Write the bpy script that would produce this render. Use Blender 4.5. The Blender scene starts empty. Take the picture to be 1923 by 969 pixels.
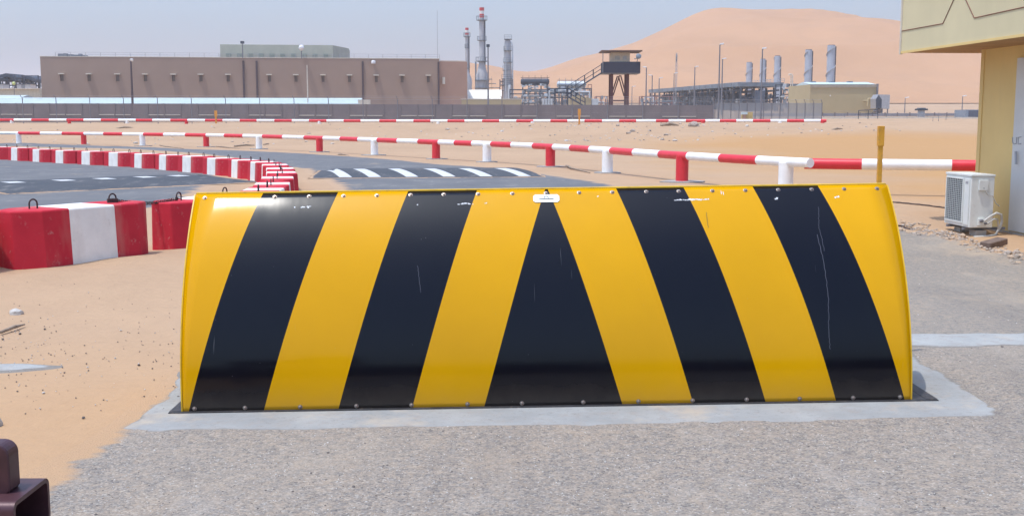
import bpy, math, random
from mathutils import Vector, Matrix, noise
random.seed(7)
R = math.radians
S = bpy.context.scene
COL = S.collection
# ------------------------------------------------------------------ camera, world, sun, exposure
CX, CY, F = 961.5, 484.5, 2090.0
PITCH = math.atan(262.5 / F)
CAMZ = 1.5
cam_data = bpy.data.cameras.new('camera')
cam = bpy.data.objects.new('camera', cam_data)
COL.objects.link(cam)
cam.location = (0, 0, CAMZ)
cam.rotation_euler = (math.pi / 2 - PITCH, 0, 0)
cam_data.sensor_width = 36
cam_data.lens = F * 36 / 1923
cam_data.clip_start = 0.05
cam_data.clip_end = 9000
S.camera = cam

SUN = Vector((-0.255, -0.15, 0.955)).normalized()
W = bpy.data.worlds.new('World'); S.world = W; W.use_nodes = True
nt = W.node_tree; nt.nodes.clear()
sky = nt.nodes.new('ShaderNodeTexSky'); sky.sky_type = 'NISHITA'; sky.sun_disc = False
sky.sun_elevation = math.asin(SUN.z); sky.sun_rotation = math.atan2(SUN.x, SUN.y)
sky.air_density = 1.3; sky.dust_density = 4.0; sky.ozone_density = 1.0; sky.altitude = 0
hs = nt.nodes.new('ShaderNodeHueSaturation'); geo = nt.nodes.new('ShaderNodeTexCoord'); sep = nt.nodes.new('ShaderNodeSeparateXYZ'); mr = nt.nodes.new('ShaderNodeMapRange')
nt.links.new(geo.outputs['Generated'], sep.inputs[0]); nt.links.new(sep.outputs[2], mr.inputs[0])
mr.inputs[1].default_value = 0.2; mr.inputs[2].default_value = 0.8; mr.inputs[3].default_value = 0.58; mr.inputs[4].default_value = 1.05   # dusty low down, bluer overhead
nt.links.new(mr.outputs[0], hs.inputs['Saturation'])
tint = nt.nodes.new('ShaderNodeMixRGB'); tint.blend_type = 'MULTIPLY'; tint.inputs[0].default_value = 1
tint.inputs[2].default_value = (1.01, 1.26, 1.64, 1)
bg = nt.nodes.new('ShaderNodeBackground'); bg.inputs['Strength'].default_value = 0.14
wo = nt.nodes.new('ShaderNodeOutputWorld')
nt.links.new(sky.outputs[0], hs.inputs['Color']); nt.links.new(hs.outputs[0], tint.inputs[1])
nt.links.new(tint.outputs[0], bg.inputs[0]); nt.links.new(bg.outputs[0], wo.inputs[0])
sd = bpy.data.lights.new('sun', 'SUN'); sd.energy = 2.75; sd.angle = R(0.53); sd.color = (1.0, 0.955, 0.89)
sun = bpy.data.objects.new('sun', sd); COL.objects.link(sun)
sun.rotation_euler = SUN.to_track_quat('Z', 'Y').to_euler(); sun.location = (-20, -5, 60)
S.view_settings.view_transform = 'Standard'; S.view_settings.look = 'None'
S.view_settings.exposure = 0.05; S.view_settings.gamma = 1; S.view_settings.use_curve_mapping = False
S.render.engine = 'CYCLES'
S.cycles.max_bounces = 8; S.cycles.diffuse_bounces = 4; S.cycles.volume_bounces = 1; S.cycles.transparent_max_bounces = 24

# ------------------------------------------------------------------ measuring helpers (photo point -> place in the world)
def ray(u, v):
    a = (u - CX) / F; b = (CY - v) / F; s, c = math.sin(PITCH), math.cos(PITCH)
    return Vector((a, c + b * s, -s + b * c))
def P(u, v, Y):
    d = ray(u, v); return Vector((0, 0, CAMZ)) + d * (Y / d.y)
def G(u, v, z=0.0):
    d = ray(u, v); t = (z - CAMZ) / d.z; return Vector((0, 0, CAMZ)) + d * t
def XU(u, Y, v=222):
    return P(u, v, Y).x
def smooth(a, b, x):
    t = min(1, max(0, (x - a) / (b - a))); return t * t * (3 - 2 * t)
def lerp_table(tab, x):
    if x <= tab[0][0]: return tab[0][1]
    for (a, va), (b, vb) in zip(tab, tab[1:]):
        if x <= b: return va + (vb - va) * (x - a) / (b - a)
    return tab[-1][1]
def nz(x, y, s, k=0.0): return noise.noise(Vector((x / s, y / s, k)))

def yrail(x): return 90.1 - 0.254 * min(24, max(-75, x))
FAR = [(0, .85), (6, .7), (14, .7), (30, .9), (60, 1.4), (100, 1.9), (160, 2.6), (300, 6.5), (420, 9), (2500, 9)]
FARR = [(0, 1.02), (6, 1.1), (14, 1.2), (30, 1.3), (60, 1.45), (100, 1.9), (160, 2.6), (300, 6.5), (420, 9), (2500, 9)]
def zg(x, y):
    z = 0.0
    t = y - yrail(x)
    if t < 0:
        if t > -30:
            crest = 1.04 + 0.10 * nz(x, 3.1, 3.4) + 0.06 * nz(x, 9.1, 1.3)
            if x > 20: crest += 0.08 * smooth(20, 30, x)
            if t < -5: z = crest * smooth(-30, -5, t) ** 1.1
            else: z = crest + (lerp_table(FAR, 0) * (1 - smooth(22, 32, x)) + 1.05 * smooth(22, 32, x) - crest) * smooth(-5, 0, t)
    else:
        k = smooth(22, 32, x)
        z = lerp_table(FAR, t) * (1 - k) + lerp_table(FARR, t) * k
    # sandy unevenness away from the paved parts
    near = smooth(52, 66, y)
    z += near * (0.10 * nz(x, y, 6, 4) + 0.05 * nz(x, y, 2.0, 8))
    if 58 < y < 110:
        k = smooth(58, 66, y) * (1 - smooth(100, 110, y)); ph = nz(x, y, 11, 21)
        z += k * (.09 * abs(nz(x, y, 3.0, 12)) + .05 * nz(x, y, 1.1, 14)) * (1 if ph > -.1 else .4)
    # cross fall of the road at the blocker
    w = (1 - smooth(7.5, 10.5, y)) * (1 - smooth(3.5, 5, abs(x)))
    z += 0.0129 * (x - 0.19) * w
    # low drift of sand along the near concrete blocks
    wl = smooth(-3.0, -3.9, x) * smooth(8.0, 10.5, y) * (1 - smooth(12.0, 13.5, y))
    z += wl * (0.03 + 0.05 * nz(x * 1.2, y, 0.8, 2))
    # loose sand left of the paving
    ws = smooth(-2.2, -3.2, x) * smooth(2, 4, y) * (1 - smooth(9, 12, y))
    z += ws * 0.018 * nz(x, y, 0.6, 5)
    # heap beside the guard house
    wr = smooth(4.7, 5.4, x) * smooth(11.2, 12.4, y) * (1 - smooth(17, 19, y))
    z += wr * (0.035 + 0.03 * nz(x, y, 0.5, 6) + 0.03 * nz(x, y, .2, 7))
    # sand right of the rails: long soft dunes
    wq = smooth(9, 13, x) * smooth(24, 32, y) * (1 - smooth(80, 90, y))
    z += wq * 0.22 * (nz(x, y, 14, 9) + .3)
    return z

# ------------------------------------------------------------------ mesh helpers
class MB:
    def __init__(s): s.v = []; s.f = []; s.m = []
    def box(s, x0, x1, y0, y1, z0, z1, m=0, M=None):
        b = len(s.v)
        for z in (z0, z1):
            for x, y in ((x0, y0), (x1, y0), (x1, y1), (x0, y1)):
                p = Vector((x, y, z)); s.v.append(M @ p if M else p)
        for f in ((0, 3, 2, 1), (4, 5, 6, 7), (0, 1, 5, 4), (1, 2, 6, 5), (2, 3, 7, 6), (3, 0, 4, 7)):
            s.f.append([b + i for i in f]); s.m.append(m)
        return s
    def prism(s, poly, h0, h1, axis='z', m=0):
        """poly: 2D points counterclockwise; extruded along axis"""
        b = len(s.v); n = len(poly)
        for h in (h0, h1):
            for p, q in poly:
                s.v.append(Vector({'z': (p, q, h), 'x': (h, p, q), 'y': (p, h, q)}[axis]))
        s.f.append([b + i for i in range(n)][::-1]); s.m.append(m)
        s.f.append([b + n + i for i in range(n)]); s.m.append(m)
        for i in range(n):
            j = (i + 1) % n; s.f.append([b + i, b + j, b + n + j, b + n + i]); s.m.append(m)
        return s
    def tube(s, pts, r, n=10, m=0, caps=True, mats=None):
        pts = [Vector(p) for p in pts]
        rs = r if isinstance(r, (list, tuple)) else [r] * len(pts)
        b = len(s.v); prev = None
        for i, p in enumerate(pts):
            if i == 0: d = pts[1] - p
            elif i == len(pts) - 1: d = p - pts[i - 1]
            else: d = (pts[i + 1] - p).normalized() + (p - pts[i - 1]).normalized()
            d = d.normalized()
            if prev is None:
                a = d.orthogonal().normalized()
            else:
                a = (prev - d * prev.dot(d)).normalized()
            prev = a; c = d.cross(a)
            for k in range(n):
                t = 2 * math.pi * k / n
                s.v.append(p + (a * math.cos(t) + c * math.sin(t)) * rs[i])
        for i in range(len(pts) - 1):
            for k in range(n):
                j = (k + 1) % n
                s.f.append([b + i * n + k, b + i * n + j, b + (i + 1) * n + j, b + (i + 1) * n + k])
                s.m.append(mats[i] if mats else m)
        if caps:
            s.f.append([b + k for k in range(n)][::-1]); s.m.append(mats[0] if mats else m)
            e = b + (len(pts) - 1) * n
            s.f.append([e + k for k in range(n)]); s.m.append(mats[-1] if mats else m)
        return s
    def lathe(s, prof, x=0, y=0, n=20, m=0, mats=None):
        b = len(s.v)
        for r, z in prof:
            for k in range(n):
                t = 2 * math.pi * k / n
                s.v.append(Vector((x + r * math.cos(t), y + r * math.sin(t), z)))
        for i in range(len(prof) - 1):
            for k in range(n):
                j = (k + 1) % n
                s.f.append([b + i * n + k, b + i * n + j, b + (i + 1) * n + j, b + (i + 1) * n + k])
                s.m.append(mats[i] if mats else m)
        s.f.append([b + k for k in range(n)][::-1]); s.m.append(mats[0] if mats else m)
        e = b + (len(prof) - 1) * n
        s.f.append([e + k for k in range(n)]); s.m.append(mats[-1] if mats else m)
        return s
    def build(s, name, mat, parent=None, smooth_deg=None, bevel=0, loc=None, rotz=0):
        me = bpy.data.meshes.new(name)
        me.from_pydata([tuple(v) for v in s.v], [], s.f)
        for mm in (mat if isinstance(mat, (list, tuple)) else [mat]): me.materials.append(mm)
        for p, m in zip(me.polygons, s.m): p.material_index = m
        if smooth_deg:
            for p in me.polygons: p.use_smooth = True
            me.set_sharp_from_angle(angle=R(smooth_deg))
        me.update()
        o = bpy.data.objects.new(name, me); COL.objects.link(o)
        if parent: o.parent = parent
        if loc is not None: o.location = loc
        o.rotation_euler.z = rotz
        if bevel:
            bm = o.modifiers.new('bevel', 'BEVEL'); bm.width = bevel; bm.segments = 2; bm.limit_method = 'ANGLE'; bm.angle_limit = R(40)
        return o
def tag(o, label=None, cat=None, group=None, kind=None):
    if label: o['label'] = label
    if cat: o['category'] = cat
    if group: o['group'] = group
    if kind: o['kind'] = kind
    return o
def thing(name, label, cat, loc=(0, 0, 0), rotz=0, group=None):
    o = bpy.data.objects.new(name, None); COL.objects.link(o); o.empty_display_size = .3
    o.location = loc; o.rotation_euler.z = rotz
    return tag(o, label, cat, group)
def dup(root, loc, rotz=0, label=None, group=None, scale=None):
    r = root.copy(); COL.objects.link(r); r.location = loc; r.rotation_euler.z = rotz
    if label: r['label'] = label
    if group: r['group'] = group
    if scale: r.scale = scale
    for ch in list(root.children):
        c = ch.copy(); COL.objects.link(c); c.parent = r
        for g in list(ch.children):
            d = g.copy(); COL.objects.link(d); d.parent = c
    return r
CIRC = lambda cx, cy, r, a0, a1, n: [(cx + r * math.cos(R(a0 + (a1 - a0) * i / n)), cy + r * math.sin(R(a0 + (a1 - a0) * i / n))) for i in range(n + 1)]

def rock_mb(sx, sy, sz, seed, sub=2):
    import bmesh
    bm = bmesh.new(); bmesh.ops.create_icosphere(bm, subdivisions=sub, radius=1)
    b = MB(); off = seed * 3.7
    for v in bm.verts:
        c = v.co; k = 1 + .35 * noise.noise(c * 1.2 + Vector((off, 0, 0))) + .15 * noise.noise(c * 3 + Vector((0, off, 0)))
        b.v.append(Vector((c.x * k * sx, c.y * k * sy, c.z * k * sz)))
    for f in bm.faces: b.f.append([v.index for v in f.verts]); b.m.append(0)
    bm.free(); return b
# ------------------------------------------------------------------ material helpers
class MT:
    def __init__(s, name, rough=0.6, metal=0.0, spec=0.5):
        s.mat = bpy.data.materials.new(name); s.mat.use_nodes = True
        s.t = s.mat.node_tree; s.b = s.t.nodes['Principled BSDF']; s.out = s.t.nodes['Material Output']
        s.b.inputs['Roughness'].default_value = rough; s.b.inputs['Metallic'].default_value = metal
        s.b.inputs['Specular IOR Level'].default_value = spec
        s.tc = s.t.nodes.new('ShaderNodeTexCoord')
    def link(s, a, b): s.t.links.new(a, b)
    def noise(s, scale, detail=4, rough=0.55, sc=(1, 1, 1), off=(0, 0, 0), space='Object'):
        mp = s.t.nodes.new('ShaderNodeMapping'); mp.inputs['Scale'].default_value = sc; mp.inputs['Location'].default_value = off
        s.link(s.tc.outputs[space], mp.inputs[0])
        n = s.t.nodes.new('ShaderNodeTexNoise'); n.inputs['Scale'].default_value = scale
        n.inputs['Detail'].default_value = detail; n.inputs['Roughness'].default_value = rough
        s.link(mp.outputs[0], n.inputs['Vector']); return n.outputs['Fac']
    def voro(s, scale, feature='F1', out='Distance', sc=(1, 1, 1)):
        mp = s.t.nodes.new('ShaderNodeMapping'); mp.inputs['Scale'].default_value = sc
        s.link(s.tc.outputs['Object'], mp.inputs[0])
        n = s.t.nodes.new('ShaderNodeTexVoronoi'); n.feature = feature; n.inputs['Scale'].default_value = scale
        s.link(mp.outputs[0], n.inputs['Vector']); return n.outputs[out]
    def ramp(s, fac, stops, interp='LINEAR'):
        r = s.t.nodes.new('ShaderNodeValToRGB'); r.color_ramp.interpolation = interp
        els = r.color_ramp.elements
        while len(els) < len(stops): els.new(0.5)
        for e, (p, c) in zip(els, stops):
            e.position = p; e.color = (c, c, c, 1) if not isinstance(c, (tuple, list)) else (*c, 1)
        s.link(fac, r.inputs[0]); return r.outputs[0]
    def mix(s, fac, a, b, mode='MIX'):
        m = s.t.nodes.new('ShaderNodeMixRGB'); m.blend_type = mode
        for i, v in ((0, fac), (1, a), (2, b)):
            if isinstance(v, (int, float)): m.inputs[i].default_value = v if i == 0 else (v, v, v, 1)
            elif isinstance(v, (tuple, list)): m.inputs[i].default_value = (*v, 1)
            else: s.link(v, m.inputs[i])
        return m.outputs[0]
    def math(s, op, a, b=None):
        m = s.t.nodes.new('ShaderNodeMath'); m.operation = op
        for i, v in ((0, a), (1, b)):
            if v is None: continue
            if isinstance(v, (int, float)): m.inputs[i].default_value = v
            else: s.link(v, m.inputs[i])
        return m.outputs[0]
    def color(s, c):
        if isinstance(c, (tuple, list)): s.b.inputs['Base Color'].default_value = (*c, 1)
        else: s.link(c, s.b.inputs['Base Color'])
    def bump(s, h, strength=0.3, dist=0.01):
        b = s.t.nodes.new('ShaderNodeBump'); b.inputs['Strength'].default_value = strength; b.inputs['Distance'].default_value = dist
        s.link(h, b.inputs['Height']); s.link(b.outputs[0], s.b.inputs['Normal'])
def simple(name, c, rough=0.6, metal=0.0, var=0.14, scale=3.0, bump=0.0, bdist=.005, bscale=None, dirt=None, sc=(1, 1, 1)):
    m = MT(name, rough, metal)
    n = m.noise(scale, 5, .6, sc)
    lo = tuple(x * (1 - var) for x in c); hi = tuple(min(1, x * (1 + var)) for x in c)
    col = m.ramp(n, [(.3, lo), (.7, hi)])
    if dirt:
        n2 = m.noise(scale * 2.3, 6, .7, sc, (5, 3, 1))
        col = m.mix(m.ramp(n2, [(dirt[1], 0.0), (dirt[1] + .18, dirt[2])]), col, dirt[0])
    m.color(col)
    if bump: m.bump(m.noise(bscale or scale * 8, 4, .6), bump, bdist)
    return m.mat
SAND_A, SAND_B, SAND_O = (.46, .31, .195), (.40, .265, .165), (.455, .255, .105)
def sand_color(m):
    big = m.noise(.12, 4, .6); mid = m.noise(1.3, 5, .6, off=(3, 1, 0)); fine = m.noise(60, 3, .7)
    c = m.mix(m.ramp(big, [(.35, 0.0), (.65, 1.0)]), SAND_A, SAND_B)
    c = m.mix(m.ramp(mid, [(.3, 0.0), (.75, .55)]), c, (.49, .33, .205))
    # two deeper orange drifts: close by on the left and beyond the rails on the right
    sx = m.t.nodes.new('ShaderNodeSeparateXYZ'); m.link(m.tc.outputs['Object'], sx.inputs[0])
    x, y = sx.outputs[0], sx.outputs[1]
    wob = m.math('MULTIPLY', m.math('SUBTRACT', m.noise(.18, 4, .55, off=(9, 2, 0)), .5), 14.0)
    rx = m.ramp(m.math('DIVIDE', m.math('SUBTRACT', m.math('ADD', x, wob), 4.0), 8.0), [(0, 0.0), (1, 1.0)])
    ry = m.ramp(m.math('DIVIDE', m.math('SUBTRACT', 71.0, m.math('ADD', y, wob)), 10.0), [(0, 0.0), (1, 1.0)])
    o1 = m.math('MULTIPLY', rx, ry)
    ly = m.ramp(m.math('DIVIDE', m.math('SUBTRACT', 8.0, y), 2.4), [(0, 0.0), (1, 1.0)])
    o2 = m.math('MULTIPLY', ly, .35)
    c = m.mix(m.math('MULTIPLY', m.math('MAXIMUM', o1, o2), .95), c, SAND_O)
    c = m.mix(m.ramp(fine, [(.3, .22), (.62, 0.0)]), c, (.34, .25, .17))
    specks = m.ramp(m.voro(16, 'F1', 'Distance'), [(.05, 1.0), (.09, 0.0)])
    pick = m.ramp(m.noise(9, 2, .5, off=(7, 7, 7)), [(.62, 0.0), (.66, .7)])
    c = m.mix(m.math('MULTIPLY', specks, pick), c, (.22, .17, .14))
    return c
def mat_sand():
    m = MT('sand', .95, 0, .15)
    m.color(sand_color(m))
    # wind ripples, scuffs and grains
    w = m.t.nodes.new('ShaderNodeTexWave'); w.wave_type = 'BANDS'; w.bands_direction = 'Y'
    w.inputs['Scale'].default_value = 1.9; w.inputs['Distortion'].default_value = 7; w.inputs['Detail'].default_value = 3; w.inputs['Detail Scale'].default_value = .7
    m.link(m.tc.outputs['Object'], w.inputs['Vector'])
    h = m.math('ADD', m.math('MULTIPLY', w.outputs['Fac'], .12), m.math('MULTIPLY', m.noise(5, 6, .65), 1.0))
    h = m.math('ADD', h, m.math('MULTIPLY', m.noise(90, 3, .7), .10)); h = m.math('ADD', h, m.math('MULTIPLY', m.noise(.9, 3, .5, off=(2, 2, 0)), 4.0))
    m.bump(h, .55, .035)
    return m.mat
def mat_asphalt(name, a, b, sandy=0.5, coarse=False, thr=.55, mixp=.66):
    m = MT(name, .9, 0, .25)
    big = m.noise(.7, 5, .6)
    c = m.mix(m.ramp(big, [(.3, 0.0), (.7, 1.0)]), a, b)
    if coarse:
        cell = m.t.nodes.new('ShaderNodeTexVoronoi'); cell.inputs['Scale'].default_value = 110
        m.link(m.tc.outputs['Object'], cell.inputs['Vector'])
        sp = m.t.nodes.new('ShaderNodeSeparateColor'); m.link(cell.outputs['Color'], sp.inputs[0])
        peb = m.ramp(sp.outputs[0], [(0, (.05, .048, .048)), (.2, (.15, .142, .138)), (.5, (.235, .21, .18)), (.75, (.27, .24, .205)), (1, (.46, .43, .38))])
        c = m.mix(mixp, c, peb)
        gap = m.ramp(cell.outputs['Distance'], [(.42, 0.0), (.75, .45)])
        c = m.mix(gap, c, (.30, .25, .20))
        n2 = m.noise(24, 4, .7); c = m.mix(m.ramp(n2, [(.35, .35), (.6, 0.0)]), c, (.52, .40, .28))
        m.bump(m.math('ADD', m.math('MULTIPLY', m.math('SUBTRACT', 1.0, cell.outputs['Distance']), .9), m.noise(120, 3, .6)), .5, .007)
    else:
        fine = m.noise(130, 3, .7)
        c = m.mix(m.ramp(fine, [(.35, .35), (.6, 0.0)]), c, tuple(x * .6 for x in a))
        m.bump(m.noise(160, 3, .7), .4, .004)
    s1 = m.noise(.9, 6, .68, sc=(1, .55, 1), off=(2, 7, 0))
    c = m.mix(m.ramp(s1, [(thr, 0.0), (thr + .17, sandy)]), c, (.50, .375, .25))
    streak = m.noise(3.5, 5, .7, sc=(1, .35, 1), off=(4, 0, 1))
    c = m.mix(m.ramp(streak, [(.55, 0.0), (.75, .28)]), c, (.46, .42, .37))
    if coarse:                                     # tyre darkening, oil spots and worn lighter ground
        ty = m.noise(.55, 4, .6, sc=(1.6, .25, 1), off=(6, 3, 0)); c = m.mix(m.ramp(ty, [(.50, 0.0), (.68, .30)]), c, (.11, .105, .105))
        oil = m.noise(2.6, 3, .5, off=(8, 1, 4)); c = m.mix(m.ramp(oil, [(.68, 0.0), (.73, .38)]), c, (.085, .085, .095))
        c = m.mix(m.ramp(m.noise(.8, 5, .65, off=(0, 9, 2)), [(.52, 0.0), (.72, .35)]), c, (.37, .315, .25))
    m.color(c)
    return m
def with_edge_fade(m, obj_attr='edge', into=None):
    """sand creeping over the rim of a paved sheet: a real ragged cover, read from a per-vertex mask"""
    at = m.t.nodes.new('ShaderNodeAttribute'); at.attribute_name = obj_attr
    n = m.noise(1.6, 6, .7, sc=(.5, 1.6, 1), off=(1, 2, 3))
    v = m.math('ADD', at.outputs['Fac'], m.math('MULTIPLY', m.math('SUBTRACT', n, .5), 1.3))
    k = m.ramp(v, [(.42, 1.0), (.56, 0.0)])
    base = m.b.inputs['Base Color'].links[0].from_socket
    m.color(m.mix(k, base, into(m) if into else sand_color(m)))
    return m.mat

M = {}
M['sand'] = mat_sand()
M['road'] = with_edge_fade(mat_asphalt('road_asphalt', (.135, .138, .145), (.185, .185, .185), .6, thr=.60))
M['hump'] = with_edge_fade(mat_asphalt('hump_asphalt', (.072, .08, .092), (.095, .10, .11), .5, thr=.62))
M['apron'] = with_edge_fade(mat_asphalt('coarse_asphalt', (.175, .162, .155), (.225, .205, .185), .4, True))
M['apron_back'] = with_edge_fade(mat_asphalt('worn_asphalt', (.165, .16, .155), (.22, .208, .19), .55, True, thr=.53, mixp=.30))
def paint_road():
    m = MT('road_paint', .8, 0, .3)
    m.color(m.mix(m.ramp(m.noise(6, 6, .7), [(.5, 0.0), (.75, .7)]), (.58, .59, .59), (.36, .33, .29))); return m.mat
M['road_paint'] = paint_road()
def mat_concrete(name, a, b, stain=(.30, .27, .24)):
    m = MT(name, .9, 0, .3)
    c = m.mix(m.ramp(m.noise(3, 6, .65), [(.3, 0.0), (.7, 1.0)]), a, b)
    c = m.mix(m.ramp(m.noise(11, 6, .75, off=(3, 3, 0)), [(.50, 0.0), (.68, .65)]), c, stain); c = m.mix(m.ramp(m.noise(34, 5, .8, off=(1, 3, 7)), [(.56, 0.0), (.70, .55)]), c, (.16, .15, .14));
    c = m.mix(m.ramp(m.noise(1.5, 5, .7, off=(1, 8, 0)), [(.55, 0.0), (.7, .55)]), c, (.52, .41, .29))
    m.color(c); m.bump(m.noise(40, 5, .7), .5, .006); return m
M['pad'] = mat_concrete('pad_concrete', (.46, .47, .46), (.57, .58, .565)).mat
M['concrete'] = mat_concrete('grey_concrete', (.34, .33, .31), (.44, .42, .39)).mat
def mat_painted_block(name, c, wear):
    m = MT(name, .75, 0, .3)
    b = m.mix(m.ramp(m.noise(4, 5, .6), [(.3, 0.0), (.7, 1.0)]), c, tuple(min(1, x * 1.18 + .004) for x in c))
    b = m.mix(m.ramp(m.noise(9, 6, .75, off=(3, 1, 5)), [(.60, 0.0), (.70, wear)]), b, (.50, .44, .38))
    b = m.mix(m.ramp(m.noise(2.2, 4, .6, sc=(1, 1, .25), off=(7, 1, 5)), [(.52, 0.0), (.72, .35)]), b, (.55, .42, .31))
    m.color(b); m.bump(m.noise(30, 5, .7), .35, .006); return m.mat
M['block_red'] = mat_painted_block('block_red_paint', (.50, .018, .035), .45)
M['block_white'] = mat_painted_block('block_white_paint', (.76, .73, .68), .35)
def mat_pipe(name, c, wear=.3):
    m = MT(name, .38, 0, .5)
    b = m.mix(m.ramp(m.noise(5, 5, .6), [(.3, 0.0), (.7, 1.0)]), c, tuple(min(1, x * 1.12 + .01) for x in c))
    b = m.mix(m.ramp(m.noise(14, 6, .8, off=(3, 1, 5)), [(.62, 0.0), (.70, wear)]), b, (.45, .36, .28))
    m.color(b); m.bump(m.noise(25, 4, .6), .1, .003); return m.mat
M['pipe_red'] = mat_pipe('pipe_red_paint', (.64, .022, .035))
M['pipe_white'] = mat_pipe('pipe_white_paint', (.82, .82, .80))
def mat_plate(name, c, coat_r, scr):
    m = MT(name, .45, 0, .0)
    big = m.noise(1.2, 4, .6)
    b = m.mix(m.ramp(big, [(.3, 0.0), (.7, 1.0)]), tuple(x * .94 for x in c), tuple(min(1, x * 1.05) for x in c))
    # vertical wash marks, fine scratches, dust specks
    run = m.noise(9, 5, .75, sc=(6, .5, .5), off=(2, 1, 0))
    b = m.mix(m.ramp(run, [(.58, 0.0), (.82, .015)]), b, (.42, .38, .32))
    sp = m.ramp(m.voro(26, 'F1', 'Distance'), [(.03, 1.0), (.06, 0.0)])
    pk = m.ramp(m.noise(7, 3, .6, off=(5, 5, 5)), [(.57, 0.0), (.62, scr)])
    b = m.mix(m.math('MULTIPLY', sp, pk), b, (.45, .43, .40))
    s2 = m.noise(2.3, 2, .5, sc=(22, 1.2, 1.2), off=(1, 4, 2))
    b = m.mix(m.ramp(s2, [(.76, 0.0), (.79, scr * .4)]), b, (.40, .40, .40))
    sx = m.t.nodes.new('ShaderNodeSeparateXYZ'); m.link(m.tc.outputs['Object'], sx.inputs[0])      # dust thrown up on the lowest part
    low = m.ramp(m.math('ADD', sx.outputs[2], m.math('MULTIPLY', m.noise(6, 5, .7), .12)), [(.05, .12), (.20, 0.0)])
    b = m.mix(low, b, (.30, .23, .16))
    m.color(b)
    m.b.inputs['Coat Weight'].default_value = .75 if c[0] > .1 else 1.0
    m.link(m.ramp(m.noise(3, 5, .65, sc=(2, .5, .5)), [(.3, coat_r), (.75, coat_r + .06)]), m.b.inputs['Coat Roughness'])
    m.b.inputs['Coat IOR'].default_value = 1.37
    m.bump(m.noise(1.6, 2, .5), .06, .02)
    return m.mat
M['yellow'] = mat_plate('yellow_film', (.665, .33, .0), .080, .3)
M['black'] = mat_plate('black_film', (.0028, .003, .0066), .080, .30)
M['yellow_edge'] = simple('yellow_edge_paint', (.66, .40, .01), .45, 0, .15, 9, dirt=((.20, .12, .05), .55, .6))
M['chip'] = simple('chipped_film', (.74, .75, .76), .7, 0, .1, 20)
M['bolt'] = simple('dull_bolt_steel', (.35, .33, .31), .4, .8, .3, 40, dirt=((.22, .10, .05), .45, .7))
M['dark_steel'] = simple('dark_frame_steel', (.05, .048, .05), .55, .3, .3, 14, dirt=((.30, .22, .15), .55, .5))
M['maroon'] = simple('maroon_primer_steel', (.075, .030, .036), .42, .2, .25, 18, .25, .002, 60, dirt=((.20, .15, .13), .6, .35))
M['loop'] = simple('rusty_rebar', (.055, .035, .032), .7, .3, .3, 60)
M['label'] = simple('label_plate', (.82, .85, .84), .35, 0, .04, 8)
M['ink'] = simple('label_ink', (.05, .06, .06), .5)
M['post_yellow'] = simple('yellow_post_paint', (.74, .34, .025), .6, 0, .2, 12, dirt=((.30, .20, .11), .5, .5))
def mat_house(name, c):
    m = MT(name, .72, 0, .3)
    b = m.mix(m.ramp(m.noise(.8, 5, .6), [(.3, 0.0), (.7, 1.0)]), tuple(x * .93 for x in c), tuple(x * 1.06 for x in c))
    b = m.mix(m.ramp(m.noise(5, 6, .7, sc=(1, 1, .15), off=(4, 1, 0)), [(.5, 0.0), (.8, .10)]), b, (.40, .31, .20))
    m.color(b); m.bump(m.noise(70, 4, .6), .15, .002); return m.mat
M['house'] = mat_house('ochre_cladding', (.76, .56, .23))
M['fascia'] = mat_house('cream_fascia', (.66, .58, .36))
M['groove'] = simple('rusty_groove', (.20, .075, .05), .8)
M['door'] = simple('pale_grey_door', (.62, .63, .61), .5, 0, .05, 3, dirt=((.40, .36, .30), .62, .3))
M['ac'] = simple('ac_enamel', (.70, .71, .67), .45, 0, .05, 5, dirt=((.42, .37, .30), .56, .35))
M['ac_grille'] = simple('ac_grille', (.50, .52, .50), .6, 0, .1, 30)
M['ac_dark'] = simple('ac_inside', (.06, .065, .07), .7)
M['hose'] = simple('insulated_hose', (.50, .49, .45), .8, 0, .15, 20)
M['rock'] = simple('rock', (.36, .30, .25), .9, 0, .3, 8, .6, .01, 30)
M['pale_rock'] = simple('pale_rock', (.52, .49, .45), .9, 0, .2, 9, .5, .01, 30)
M['wood'] = simple('weathered_wood', (.30, .23, .17), .9, 0, .35, 12, .4, .004, 50)
M['b_wall'] = simple('mauve_render', (.315, .225, .175), .9, 0, .05, .25)
M['b_wing'] = simple('sunlit_wing_render', (.43, .27, .20), .9, 0, .06, .3)  # warmer than the main wall: glancing sunlight put into the colour
M['b_green'] = simple('pale_green_cladding', (.42, .44, .36), .8, 0, .08, .6)
M['b_trim'] = simple('pale_trim', (.62, .57, .48), .8)
M['dark_pipe'] = simple('dark_downpipe', (.075, .05, .055), .7)
M['glass'] = simple('tinted_window', (.13, .10, .08), .6)
M['white_roof'] = simple('white_sheet_roof', (.52, .62, .63), .5, 0, .06, .5)
M['w_wall'] = simple('boundary_wall_concrete', (.175, .145, .145), .95, 0, .16, .5)
M['w_joint'] = simple('wall_post_concrete', (.17, .14, .14), .95)
M['galv'] = simple('galvanised_steel', (.42, .43, .45), .5, .4, .15, 2)
M['galv_dark'] = simple('grey_pole_steel', (.20, .20, .22), .6, .3, .1, 2)
M['ochre'] = simple('ochre_metal_cladding', (.42, .34, .19), .8, 0, .06, .3)
M['plant_grey'] = simple('plant_steel', (.19, .225, .26), .6, .3, .2, 1.0)
M['plant_dark'] = simple('plant_dark_steel', (.05, .065, .09), .7, .2, .25, 1.0)
M['plant_light'] = simple('plant_light_steel', (.55, .60, .63), .45, .3, .15, 1.0)
M['plant_rust'] = simple('plant_red_steel', (.24, .10, .08), .8, 0, .2, 1.0)
M['stack_red'] = simple('stack_red_paint', (.55, .05, .05), .6)
M['stack_white'] = simple('stack_white_paint', (.74, .72, .68), .6)
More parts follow.
